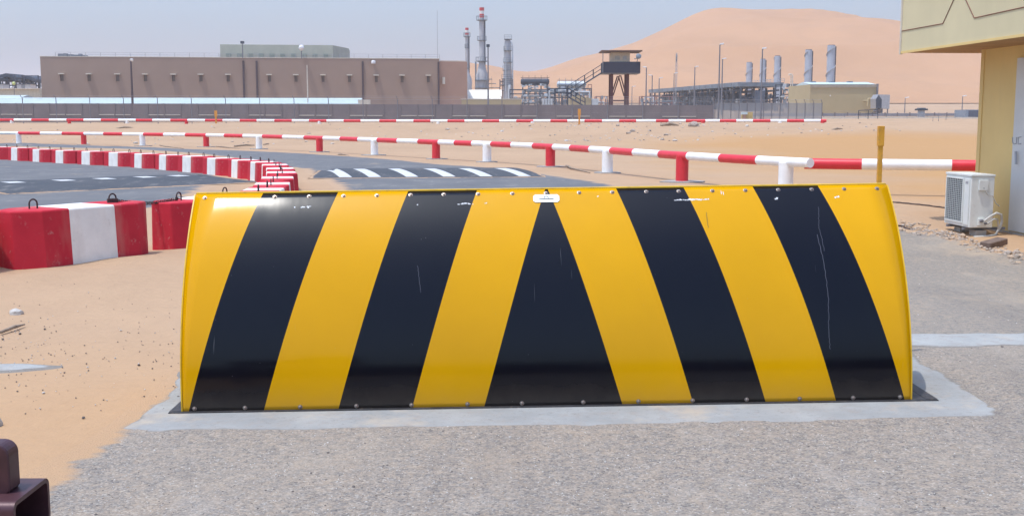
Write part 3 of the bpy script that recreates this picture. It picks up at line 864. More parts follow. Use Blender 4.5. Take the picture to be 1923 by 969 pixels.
# ================================================================== CONCRETE BLOCKS
def block_meshes():
    L, Wd, Hh, ch = 1.64, .62, .56, .24
    half = L / 2
    # plan outline with cut corners, sides slope in a little towards the top
    def outline(z):
        k = 1 - .09 * z / Hh
        w = Wd / 2 * k; a = half; c = half - ch
        return [(-a, -w * .45), (-c, -w), (-.275, -w), (.275, -w), (c, -w), (a, -w * .45), (a, w * .45), (c, w), (.275, w), (-.275, w), (-c, w), (-a, w * .45)]
    b = MB(); zs = [-.12, 0, .25, Hh]
    for z in zs:
        for x, y in outline(max(0, z)): b.v.append(Vector((x, y, z)))
    n = 12
    for i in range(3):
        for k in range(n):
            j = (k + 1) % n; b.f.append([i * n + k, i * n + j, (i + 1) * n + j, (i + 1) * n + k]); b.m.append(1 if k in (2, 8) else 0)
    t = 3 * n
    # top: red end, white middle, red end
    b.f.append([t + 0, t + 1, t + 2, t + 9, t + 10, t + 11]); b.m.append(0)
    b.f.append([t + 2, t + 3, t + 8, t + 9]); b.m.append(1)
    b.f.append([t + 3, t + 4, t + 5, t + 6, t + 7, t + 8]); b.m.append(0)
    return b
proto = thing('concrete_block', 'x', 'concrete block')
body = block_meshes().build('body', [M['block_red'], M['block_white']], proto, bevel=.018)
def loop_mb(x):
    pts = [(x - .045, 0, .53), (x - .045, 0, .60)] + [(x + .045 * math.cos(a), 0, .61 + .045 * math.sin(a)) for a in [math.pi - math.pi * k / 8 for k in range(9)]] + [(x + .045, 0, .53)]
    return MB().tube(pts, .0085, 8)
for sx in (-1, 1): loop_mb(sx * .48).build('lifting_loop', M['loop'], proto, 60)
rowpts = [(-25.8, 47.5), (-22.5, 44.4), (-17.6, 39.9), (-14.8, 37.3), (-12.1, 34.9), (-9.9, 32.5), (-8.4, 30.6), (-7.0, 28.7), (-5.9, 26.7), (-5.15, 24.5), (-4.55, 22.0), (-4.15, 19.6), (-3.80, 17.3), (-3.62, 15.5), (-3.62, 14.2), (-3.85, 13.0), (-4.35, 11.95), (-5.1, 10.9), (-6.2, 9.95), (-7.6, 9.2), (-9.2, 8.8)]
cr = []
for i in range(len(rowpts) - 1):
    p0 = Vector(rowpts[max(0, i - 1)]); p1 = Vector(rowpts[i]); p2 = Vector(rowpts[i + 1]); p3 = Vector(rowpts[min(len(rowpts) - 1, i + 2)])
    for k in range(12):
        s = k / 12
        cr.append(.5 * ((2 * p1) + (p2 - p0) * s + (2 * p0 - 5 * p1 + 4 * p2 - p3) * s * s + (3 * p1 - p0 - 3 * p2 + p3) * s ** 3))
cc = [0]
for a, b in zip(cr, cr[1:]): cc.append(cc[-1] + (b - a).length)
def rp(d):
    for i in range(len(cc) - 1):
        if d <= cc[i + 1]: return cr[i].lerp(cr[i + 1], (d - cc[i]) / (cc[i + 1] - cc[i]))
    return cr[-1]
step = 1.74
# choose the phase so that one block stands where the near one does
target = Vector((-4.62, 11.68)); dn = min(range(len(cr)), key=lambda i: (cr[i] - target).length); phase = cc[dn] % step
dists = []; d = phase
while d < cc[-1] - .8: dists.append(d); d += step
ORD = ['first', 'second', 'third', 'fourth', 'fifth', 'sixth', 'seventh', 'eighth', 'ninth', 'tenth', 'eleventh', 'twelfth', 'thirteenth', 'fourteenth', 'fifteenth', 'sixteenth', 'seventeenth', 'eighteenth', 'nineteenth', 'twentieth', 'twenty-first', 'twenty-second', 'twenty-third', 'twenty-fourth', 'twenty-fifth', 'twenty-sixth', 'twenty-seventh', 'twenty-eighth', 'twenty-ninth', 'thirtieth']
BLK = []
for i, d in enumerate(dists):
    p = rp(d); q = rp(min(d + .7, cc[-1])) - rp(max(0, d - .7)); ang = math.atan2(q.y, q.x) + R(random.uniform(-3, 3))
    u = CX + F * p.x / p.y
    if (u < -230) : continue
    BLK.append((p, ang, u))
far_blocks = [b for b in BLK if b[0].y > 14.9]; near_blocks = [b for b in BLK if b[0].y <= 14.9]
first = True
vis = [b for b in far_blocks if b[2] > -15]
hid = [b for b in far_blocks if b[2] <= -15]
def put(p, ang, label, jit=.02, sink=0.0):
    global first
    z = zg(p.x, p.y) - sink - random.uniform(0, jit)
    if first:
        proto.location = (p.x, p.y, z); proto.rotation_euler.z = ang; proto['label'] = label; proto['group'] = 'red and white concrete blocks lining the side road'; first = False; return proto
    return dup(proto, (p.x, p.y, z), ang, label, 'red and white concrete blocks lining the side road')
for i, (p, ang, u) in enumerate(vis):
    put(p, ang, 'red and white concrete block, %s from the left edge in the far curved row' % ORD[i], .03, .10)
vis_near = sorted(near_blocks, key=lambda b: b[0].y)
for i, (p, ang, u) in enumerate(vis_near):
    if u < -200: continue
    if u > 230 and (p - target).length >= .7: p = p + (p - target).normalized() * .20
    if (p - target).length < .7: lab = 'large near concrete block, white between red ends, chipped along its sandy bottom edge'; near_block = (p, ang)
    elif u > 230 and p.y < 13.8: lab = 'red concrete block with chain, half hidden behind the left end of the road blocker'; next_block = (p, ang)
    elif p.y >= 13.8: lab = 'concrete block hidden behind the road blocker, between near and far blocks'; 
    else: lab = 'near concrete block cut off by the left edge of the photo'
    if p.y >= 13.8 and u > 372: continue
    put(p, ang, lab, .01)
# chain slung between the two near blocks
try:
    def loop_pos(b, s): 
        p, a = b; return Vector((p.x + s * .48 * math.cos(a), p.y + s * .48 * math.sin(a), zg(p.x, p.y) + .575))
    c = [(loop_pos(near_block, s1), loop_pos(next_block, s2)) for s1 in (-1, 1) for s2 in (-1, 1)]
    a, b = min(c, key=lambda q: (q[0] - q[1]).length)
    mb = MB(); n = 34
    for i in range(n):
        t0 = i / n; p0 = a.lerp(b, t0); p1 = a.lerp(b, (i + 1.25) / n); s = lambda t: -.045 * math.sin(math.pi * t)
        p0.z += s(t0); p1.z += s(t0 + 1 / n)
        d = (p1 - p0).normalized(); sd_ = d.cross(Vector((0, 0, 1))).normalized(); up = sd_.cross(d)
        w = (sd_ if i % 2 else up) * .016
        ring = [p0 + w, p1 + w, p1 - w, p0 - w, p0 + w]
        mb.tube(ring, .0055, 5, caps=False)
    tag(mb.build('chain', M['loop'], None), 'dark chain slung between the lifting loops of the two near concrete blocks', 'chain')
    pd = a; MB_ = MB().box(-.055, .055, -.035, .035, -.035, .02)
    tag(MB_.build('padlock_block', M['loop'], None, bevel=.008, loc=(pd.x, pd.y, pd.z), rotz=.5), 'dark rusty shackle lump at the foot of the lifting loop on the near block', 'shackle')
except Exception as ex: print('chain', ex)

# broken concrete showing along the foot of the near block
nb = [o for o in COL.objects if 'large near concrete block' in o.get('label', '')]
if nb:
    nb = nb[0]; bpy.context.view_layer.update(); inv = nb.matrix_world.inverted()
    for k, (u, v, w, h) in enumerate(((38, 500, .075, .06), (62, 505, .06, .035), (74, 506, .07, .035), (92, 505, .055, .045))):
        g = G(u, v); o = rock_mb(w, w * .8, h, k + 30).build('chipped_edge', M['concrete'], nb)
        o.matrix_parent_inverse = Matrix.Identity(4); o.location = inv @ Vector((g.x, g.y + .05, zg(g.x, g.y) + .015))
# ================================================================== GUARD HOUSE + OUTDOOR UNIT
def guard_house():
    c = P(1692, 100, 16.0); zb = c.z
    t = thing('guard_house', 'ochre guard house with deep cream fascia at the right edge', 'guard house', (c.x, c.y, 0), R(3.6))
    # local: x right, y away; the long side runs towards the camera (-y)
    wx = .785                                     # side wall set back under the eaves
    wall = MB().box(wx, 4.6, -7.2, -.82, -.06, zb + .02)
    w = wall.build('wall', M['house'], t)
    MB().box(wx - .012, wx + .05, -.90, -.812, -.05, zb).build('corner_trim', M['house'], t)
    MB().box(wx - .03, wx, -7.2, -.95, -.1, .055).build('plinth', M['concrete'], t)
    fz = zb; top = zb + 1.5
    f = MB().box(0, 5.2, -7.9, 0, fz + .005, top)
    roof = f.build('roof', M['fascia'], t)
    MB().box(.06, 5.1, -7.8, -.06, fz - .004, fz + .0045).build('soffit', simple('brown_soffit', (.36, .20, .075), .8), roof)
    MB().box(-.02, .02, -.012, .02, fz - .02, top).build('corner_bead', M['b_trim'], roof)
    MB().box(-.010, -.0005, -7.9, 0, fz - .012, fz + .02).build('drip_edge', M['house'], roof)
    # thin rusty grooves in the fascia (broken lines)
    X = -.003
    def f_at(u, v):                              # place on the fascia plane
        d = ray(u, v); inv = t.matrix_basis.inverted() if False else None
        th = R(3.6); n = Vector((-math.cos(th), -math.sin(th), 0)); o = Vector((0, 0, CAMZ)); k = (c - o).dot(n) / d.dot(n)
        w_ = o + d * k - Vector((c.x, c.y, 0)); return Vector((0, -(w_.x * math.sin(th) * -1 + w_.y * math.cos(th)) * -1, w_.z))
    def line(uv):
        pts = [f_at(u, v) for u, v in uv]
        b = MB(); b.tube([(X, p.y, p.z) for p in pts], .006, 6); b.build('groove', M['groove'], roof)
    line([(1694, 59), (1771, 45), (1803, -25)]); line([(1802, -25), (1830, 34.5), (1940, 10.5)])
    # door (panel) with its frame, lettering and handle
    dy1 = f_at(1893, 200).y * 0
    # where the door edge meets the wall
    th = R(3.6)
    def on_wall(u, v):
        d = ray(u, v); n = Vector((-math.cos(th), -math.sin(th), 0)); w0 = Vector((c.x + wx * math.cos(th), c.y + wx * math.sin(th), 0)); k = (w0 - Vector((0, 0, CAMZ))).dot(n) / d.dot(n)
        q = Vector((0, 0, CAMZ)) + d * k - Vector((c.x, c.y, 0)); return -q.x * math.sin(th) + q.y * math.cos(th), q.z
    y_edge, _ = on_wall(1904, 280); _, zt = on_wall(1912, 110); _, z_b = on_wall(1893, 445)
    door = MB().box(wx - .02, wx - .002, y_edge - 1.6, y_edge, max(.07, z_b), zt).build('door', M['door'], t)
    def stroke(pts2, name='lettering', r=.006):
        b = MB(); b.tube([(wx - .024, *on_wall(u, v)) for u, v in pts2], r, 5); b.build(name, M['galv'], door)
    stroke([(1905, 258), (1905, 268), (1908, 271), (1912, 270), (1912.5, 258)]); stroke([(1921, 257.5), (1915.5, 258.5), (1915.5, 271), (1921, 270)])
    hy, hz_ = on_wall(1914, 298)
    MB().tube([(wx - .05, hy, hz_ + .09), (wx - .055, hy - .03, hz_ - .07)], .016, 8).build('handle', M['galv'], door)
    return t, c
gh, gc = guard_house()
def outdoor_unit():
    th = R(3.6); Y0 = 13.9
    n = P(1825, 328, Y0); zt = n.z; zb = P(1825, 428, Y0).z
    t = thing('air_conditioner', 'white outdoor air conditioning unit on bracket feet beside the guard house', 'air conditioner', (n.x, n.y, 0), th)
    # local x towards the wall, y away
    Wd, Ln = .30, .70; H = zt
    MB().box(0, Wd, 0, Ln, zb, H - .03).build('casing', M['ac'], t, bevel=.008)
    MB().box(-.008, Wd + .006, -.008, Ln + .008, H - .029, H).build('lid', M['ac'], t, bevel=.006)
    # fan grille towards the road
    g = MB().box(-.004, -.0005, .20, Ln - .05, zb + .06, H - .07).build('fan_opening', M['ac_dark'], t)
    b = MB(); z = zb + .065
    while z < H - .075: b.box(-.014, -.005, .20, Ln - .05, z, z + .006); z += .024
    y = .21
    while y < Ln - .05: b.box(-.012, -.0045, y, y + .006, zb + .06, H - .07); y += .05
    b.build('fan_grille', M['ac_grille'], t)
    fr = MB(); fr.box(-.016, -.0008, .185, .20, zb + .045, H - .055); fr.box(-.016, -.0008, Ln - .05, Ln - .035, zb + .045, H - .055); fr.box(-.016, -.0008, .2, Ln - .05, zb + .045, zb + .06); fr.box(-.016, -.0008, .2, Ln - .05, H - .07, H - .055); fr.build('grille_frame', M['ac'], t)
    MB().box(-.012, -.0008, .03, .15, zb + .03, H - .06).build('front_panel', M['ac'], t, bevel=.003)
    MB().box(-.014, -.0125, .055, .125, H - .12, H - .09).build('badge', M['galv'], t)
    # service cover on the end facing the camera, pipe stubs
    MB().box(.09, .21, -.03, -.001, H - .20, H - .07).build('service_cover', M['ac'], t, bevel=.006)
    MB().lathe([(.006, 0), (.006, .003)], .15, 0, 8).build('screw', M['ac_dark'], t).matrix_local = Matrix.Translation((.15, -.03, H - .17)) @ Matrix.Rotation(R(90), 4, 'X') @ Matrix.Translation((-.15, 0, 0))
    MB().box(.10, .19, -.035, -.001, zb + .03, zb + .12).build('valve_cover', M['ac'], t, bevel=.004)
    v = MB(); v.tube([(.13, -.03, zb + .09), (.13, -.075, zb + .09)], .018, 10); v.tube([(.18, -.03, zb + .06), (.18, -.085, zb + .06)], .014, 10); v.build('valve', M['galv_dark'], t, 40)
    h = MB()
    h.tube([(.15, -.08, zb + .09), (.22, -.09, zb + .15), (.30, -.08, zb + .19), (.38, -.05, zb + .17), (.41, -.02, zb + .08), (.39, -.02, zb - .0), (.33, -.03, zb - .09), (.22, -.04, .03), (.05, -.03, .02)], .015, 8)
    h.tube([(.19, -.09, zb + .06), (.27, -.09, zb + .12), (.33, -.06, zb + .11), (.36, -.04, zb + .02), (.38, .02, zb - .06), (.45, .1, zb - .02)], .012, 8)
    h.tube([(.17, -.03, H - .2), (.2, -.035, H - .25), (.27, -.03, H - .27), (.33, 0, H - .36), (.40, .05, H - .4)], .006, 6)
    h.build('hose', M['hose'], t, 60)
    fb_ = MB()
    for yy in (.10, Ln - .16):
        fb_.box(-.03, .52, yy, yy + .04, zb - .035, zb - .004)
    fb_.build('bracket', M['galv_dark'], t)
    MB().box(.10, .24, .02, .2, -.02, zb - .036).build('foot_block', M['concrete'], t, bevel=.006)
    MB().box(.10, .24, Ln - .25, Ln - .08, -.02, zb - .036).build('foot_block', M['concrete'], t, bevel=.006)
outdoor_unit()

# ================================================================== STONES, RUBBLE, STICKS
def rock(u, v, w, h, label, mat='rock', seed=1, name='rock', z=None, grp=None, cat='rock'):
    g = G(u, v) if z is None else P(u, v, z)
    if z is None: zz = zg(g.x, g.y)
    else: zz = zg(g.x, g.y)
    s = (g.y) / F
    o = rock_mb(w * s / 2, w * s / 2 * .8, h * s * .6, seed).build(name, M[mat], None, loc=(g.x, g.y, zz + h * s * .2), rotz=seed)
    tag(o, label, cat, grp); return o
rock(30, 584, 26, 14, 'pale jagged stone on the sand at the left, above the dark stick', 'pale_rock', 3)
rock(-8, 786, 26, 26, 'pale stone cut by the left edge, casting a small shadow on the sand', 'pale_rock', 5)
rock(1302, 257, 20, 12, 'grey brown boulder on the sand bank, right of the fallen plank', 'rock', 9, z=76)
rock(1160, 254, 8, 5, 'small brown stone on the sand bank above the white rail posts', 'rock', 11, z=78)
rock(1188, 263, 10, 6, 'low brown rock lying on sand between two small stones', 'rock', 12, z=72)
rock(1402, 258, 8, 4, 'small white stone on the bank below the distant fence', 'pale_rock', 14, z=76)
rock(1220, 262, 7, 4, 'small dark stone just right of the low brown rock', 'rock', 17, z=72)
def stick(u0, v0, u1, v1, th, label, mat='wood', z=None, h=.02, name='plank', cat='plank'):
    a = G(u0, v0) if z is None else P(u0, v0, z); b = G(u1, v1) if z is None else P(u1, v1, z)
    for q in (a, b): q.z = zg(q.x, q.y) + h
    mb = MB(); m = (a + b) / 2; d = (b - a)
    loc = (m.x, m.y, m.z); a -= m; b -= m
    mid = (a + b) / 2 + Vector((0, 0, th * .8)) + d.cross(Vector((0, 0, 1))) * .04
    mb.tube([a, mid, b], [th * .8, th, th * .4], 6)
    tag(mb.build(name, M[mat], None, loc=loc), label, cat)
stick(0, 618, 46, 604, .014, 'dark broken stick lying on sand below the jagged stone', 'wood', name='stick', cat='stick')
stick(1240, 244, 1274, 249, .16, 'weathered brown plank fallen on the sand bank below the watchtower side', 'wood', z=77)
stick(1562, 250, 1582, 254, .07, 'grey flat plank half buried on sand below the barrier end', 'wood', z=70)
stick(218, 239, 250, 238, .09, 'crooked dark branch on sand behind the far left rail', 'wood', z=84, name='branch', cat='branch')
stick(440, 277, 478, 275.5, .05, 'flat dark board beside the white rail post left of centre', 'wood', h=.05)
stick(405, 276, 450, 280, .03, 'thin bent branch lying on sand left of the board pile', 'wood', name='branch', cat='branch')
stick(495, 272, 505, 270.5, .035, 'short dark stick right of the white rail post', 'wood', name='stick', cat='stick')
stick(300, 273.5, 345, 280, .03, 'long dark branch at the road edge behind the block row', 'wood', name='branch', cat='branch')
stick(635, 291, 655, 293, .03, 'small dark stick on sand right of the red rail post', 'wood', name='stick', cat='stick')
stick(1063, 312, 1108, 326, .035, 'brown timber leaning from the sand to the white rail post footing', 'wood', h=.02)
# broken slab by the guard house
g = G(1866, 470)
t_ = MB().box(-.16, .16, -.07, .07, 0, .075).build('concrete_chunk', simple('brown_chunk', (.17, .12, .095), .9, 0, .3, 12, .6, .01, 40), None, bevel=.012, loc=(g.x, g.y, zg(g.x, g.y) + .02), rotz=.55)
t_.rotation_euler = (.05, -.12, .55)
tag(t_, 'broken brown slab piece lying in rubble below the guard house', 'rubble')
rub = MB(); rnd = random.Random(11)
for i in range(620):
    k = rnd.random(); u = 1690 + 250 * k; v = 433 + 66 * k ** 1.15 + rnd.gauss(-4, 5)
    g = G(u, v); s = rnd.uniform(.006, .026) * (1 if rnd.random() < .9 else 1.8)
    c = rock_mb(s, s, s * .7, rnd.random() * 50, 1); o = Vector((g.x, g.y, zg(g.x, g.y) + s * .3)); b0_ = len(rub.v)
    rub.v += [q + o for q in c.v]; rub.f += [[b0_ + i_ for i_ in f] for f in c.f]; rub.m += [rnd.choice((0, 0, 1)) for _ in c.f[:1]] * len(c.f)
tag(rub.build('gravel', [M['rock'], simple('sandy_stone', (.46, .34, .24), .9)]), kind='stuff')
peb = MB(); rnd = random.Random(5)
for i in range(520):
    r_ = rnd.random()
    if r_ < .45: u = rnd.uniform(0, 345); v = rnd.triangular(520, 780, 650)
    elif r_ < .6: u = rnd.uniform(0, 120); v = rnd.gauss(640, 40)
    elif r_ < .8: u = rnd.uniform(1700, 1923); v = rnd.uniform(470, 700)
    else: u = rnd.uniform(60, 1900); v = rnd.uniform(800, 968)
    g = G(u, v); s = rnd.uniform(.002, .006) * (1 if rnd.random() < .95 else 1.9)
    c = rock_mb(s, s, s * .7, rnd.random() * 50, 1); o = Vector((g.x, g.y, zg(g.x, g.y) + .004 + s * .3)); b0_ = len(peb.v)
    peb.v += [q + o for q in c.v]; peb.f += [[b0_ + i_ for i_ in f] for f in c.f]; m_ = rnd.choice((0, 0, 1)); peb.m += [m_] * len(c.f)
for i in range(3600):
    u = rnd.uniform(60, 1923); v = 803 + 166 * rnd.random()
    if v > 800 and u < 240 - (v - 800) * 1.0: continue
    g = G(u, v); s = rnd.uniform(.0016, .0040) * (1 if rnd.random() < .97 else 1.8)
    k0 = len(peb.v); zz = zg(g.x, g.y) + .0065; a0 = rnd.random() * 6
    for k in range(5): peb.v.append(Vector((g.x + s * math.cos(a0 + k * 1.257) * rnd.uniform(.7, 1.2), g.y + s * math.sin(a0 + k * 1.257) * rnd.uniform(.7, 1.2), zz)))
    peb.v.append(Vector((g.x, g.y, zz + s * .9))); m_ = rnd.choice((0, 1, 2, 2))
    for k in range(5): peb.f.append([k0 + k, k0 + (k + 1) % 5, k0 + 5]); peb.m.append(m_)
tag(peb.build('pebbles', [simple('dark_pebble', (.13, .11, .10), .9), M['pale_rock'], simple('tan_pebble', (.34, .27, .20), .9)]), kind='stuff')
st = MB(); rnd = random.Random(9)
for i in range(420):
    u = rnd.uniform(0, 1700) if rnd.random() < .5 else rnd.gauss(1220, 190); v = rnd.uniform(236, 262); Yq = rnd.uniform(64, 86); g = P(u, v, Yq)
    s_ = rnd.uniform(.02, .07) * (1 if rnd.random() < .94 else 2.0)
    c = rock_mb(s_ * 1.3, s_, s_ * .6, rnd.random() * 50, 1); o = Vector((g.x, Yq, zg(g.x, Yq) + s_ * .2)); b0_ = len(st.v)
    st.v += [q + o for q in c.v]; st.f += [[b0_ + i_ for i_ in f] for f in c.f]; st.m += [rnd.choice((0, 1))] * len(c.f)
tag(st.build('stones', [M['rock'], M['pale_rock']]), kind='stuff')
def cable(uv, r, label, name='cable'):
    pts = []
    for (a, va), (b, vb) in zip(uv, uv[1:]):
        for k in range(6): q = G(a + (b - a) * k / 6, va + (vb - va) * k / 6); q.z = zg(q.x, q.y) + r + .004 * math.sin(k * 2); pts.append(q)
    o = pts[0].copy(); tag(MB().tube([p - o for p in pts], r, 6).build(name, M['loop'], None, 60, loc=o), label, 'cable')
cable([(1668, 380), (1700, 383), (1740, 387), (1776, 392), (1800, 394)], .012, 'thin dark cable on sand running from the blocker towards the outdoor unit')
cable([(1660, 426), (1690, 431), (1722, 437)], .012, 'short black cable along the edge of the paving behind the blocker')

# ================================================================== BOUNDARY WALL + FENCES
def line_thing(name, label, cat, a, b):
    d = b - a; return thing(name, label, cat, (a.x, a.y, 0), math.atan2(d.y, d.x)), math.hypot(d.x, d.y)
a, b = P(-330, 222, 140), P(1342, 222, 132)
t, L = line_thing('boundary_wall', 'long brown grey precast concrete boundary wall behind the distant pipe barrier', 'wall', a, b)
zt0, zt1 = P(0, 194.5, 138.5).z, P(1342, 198, 132).z
def ztop(s): return zt0 + (zt1 - zt0) * max(0, (s / L - .18) / .82)
n = int(L / 2.05); wp = MB(); pp = MB(); cp = MB()
for i in range(n):
    x0, x1 = L * i / n, L * (i + 1) / n; z0 = 0; z1 = ztop((x0 + x1) / 2)
    wp.box(x0 + .09, x1 - .09, .02, .14, .2, z1 - .9); wp.box(x0 + .09, x1 - .09, .03, .13, z1 - .895, z1)
    pp.box(x0 - .08, x0 + .08, -.03, .19, .2, z1 + .03)
    if i % 3 != 1: cp.box(x0 + .1, x1 - .1, -.05, .019, z1 - 1.38, z1 - 1.30)
wp.build('panels', M['w_wall'], t); pp.build('wall_posts', M['w_joint'], t); cp.build('ledge', M['b_trim'], t)
# chain link security fence behind it whose posts stand above the wall
def security_fence(u0, u1, Y0, Y1, vt0, vt1, du, label, alpha, low=.3, topout=True):
    a, b = P(u0, 222, Y0), P(u1, 222, Y1)
    t, L = line_thing('security_fence', label, 'fence', a, b)
    h0, h1 = P(u0, vt0, Y0).z, P(u1, vt1, Y1).z
    n = max(2, int(abs(u1 - u0) / du)); pm = MB(); 
    for i in range(n + 1):
        x = L * i / n; z = h0 + (h1 - h0) * i / n
        q = MB(); q.tube([(x, 0, low), (x, 0, z - .35)], .05, 6)
        if topout: q.tube([(x, 0, z - .36), (x - .12, -.28, z)], .035, 5)
        q.build('post', M['galv_dark'], t)
    w = MB()
    for k, dz in enumerate((-.4, -.22, -.05)):
        w.tube([(0, -.05 - .1 * k, h0 + dz), (L, -.05 - .1 * k, h1 + dz)], .012, 4)
    w.build('wires', M['galv'], t)
    mm = MT('chain_link_%d' % int(alpha * 100), .6, .3)
    mm.color((.30, .31, .33)); tr = mm.t.nodes.new('ShaderNodeBsdfTransparent'); mx = mm.t.nodes.new('ShaderNodeMixShader')
    mx.inputs[0].default_value = alpha; mm.link(tr.outputs[0], mx.inputs[1]); mm.link(mm.b.outputs[0], mx.inputs[2]); mm.link(mx.outputs[0], mm.out.inputs[0])
    me = MB(); me.v = [Vector((0, 0, low)), Vector((L, 0, low)), Vector((L, 0, h1 - .4)), Vector((0, 0, h0 - .4))]; me.f = [[0, 1, 2, 3]]; me.m = [0]
    me.build('mesh_panel', mm.mat, t)
    return t
security_fence(-330, 1340, 129, 124, 178, 182, 63.8, 'long thin grey wire fence with angled post tops in front of the boundary wall', .16)
security_fence(1342, 1543, 126, 122, 187, 187, 15.4, 'dense grey mesh fence panels right of the boundary wall, below the pipe rack', .72)
security_fence(1546, 1815, 150, 158, 208, 209, 34, 'low distant mesh fence across the sand right of the ochre shed', .35, 1.0, False)

# low wall beyond on the right
a, b = P(1400, 222, 170), P(1960, 222, 176)
t, L = line_thing('low_wall', 'low blue grey wall in the distance below the dune, right side', 'wall', a, b)
MB().box(0, L, 0, .25, .8, P(1600, 213, 171).z).build('panels', simple('blue_grey_wall', (.27, .27, .30), .9), t)
mbp = MB()
for k in range(24): mbp.box(L * k / 24 - .1, L * k / 24 + .1, -.05, -.003, .8, P(1600, 211.5, 171).z)
mbp.build('wall_posts', M['w_joint'], t)
# pale kerb line in front of it
a, b = P(1500, 222.8, 140), P(1960, 224, 140)
t, L = line_thing('kerb', 'thin white kerb line crossing the sand in front of the low wall', 'kerb', a, b)
MB().box(0, L, 0, .4, .6, zg(50, 140) + .16).build('kerb_stone', M['b_trim'], t)
t = thing('added_reflection_wall', 'dark wall added unseen behind the camera for the band reflected low in the glossy blocker', 'wall', (-22, -26, 0))
wb = MB(); wb.box(0, 46, 0, .25, 0, 2.5)  # added out of view to give the blocker its dark reflected band
wb.build('panels', simple('dark_wall_panels', (.07, .06, .065), .9), t)
pb = MB()
for k in range(16): pb.box(k * 3 - .12, k * 3 + .12, .252, .34, 0, 2.62)
pb.build('wall_posts', M['w_joint'], t)
# small marker posts on the bank
for u, v0, v1, Y, lab in ((405, 208, 226, 96, 'small orange marker post behind the distant barrier, left'), (1088, 205, 225, 88, 'small orange marker post behind the distant barrier, below the tower stair')):
    p = P(u, v0, Y); z0 = zg(p.x, Y)
    t = thing('marker_post', lab, 'post', (p.x, Y, z0), 0, 'orange marker posts')
    MB().box(-.07, .07, -.05, .05, -.1, (p.z - z0) * .62).build('post', simple('orange_post', (.66, .27, .04), .7), t)
    MB().box(-.11, .11, -.06, .06, (p.z - z0) * .62 + .002, p.z - z0).build('head', simple('orange_head', (.68, .30, .05), .7), t)
p = P(1404, 211, 118); z0 = zg(p.x, 118)
t = thing('utility_cabinet', 'small ochre cabinet with white cap in front of the dense mesh fence', 'cabinet', (p.x, 118, z0))
MB().box(-.55, .55, 0, .6, -.1, p.z - z0).build('body', simple('cabinet_ochre', (.50, .38, .16), .7), t)
MB().box(-.68, -.05, -.25, -.02, p.z - z0 - .25, p.z - z0 + .02).build('cap', M['white_roof'], t)
MB().box(-.5, -.2, -.2, -.02, -.1, p.z - z0 - .252).build('side_box', M['b_wing'], t)

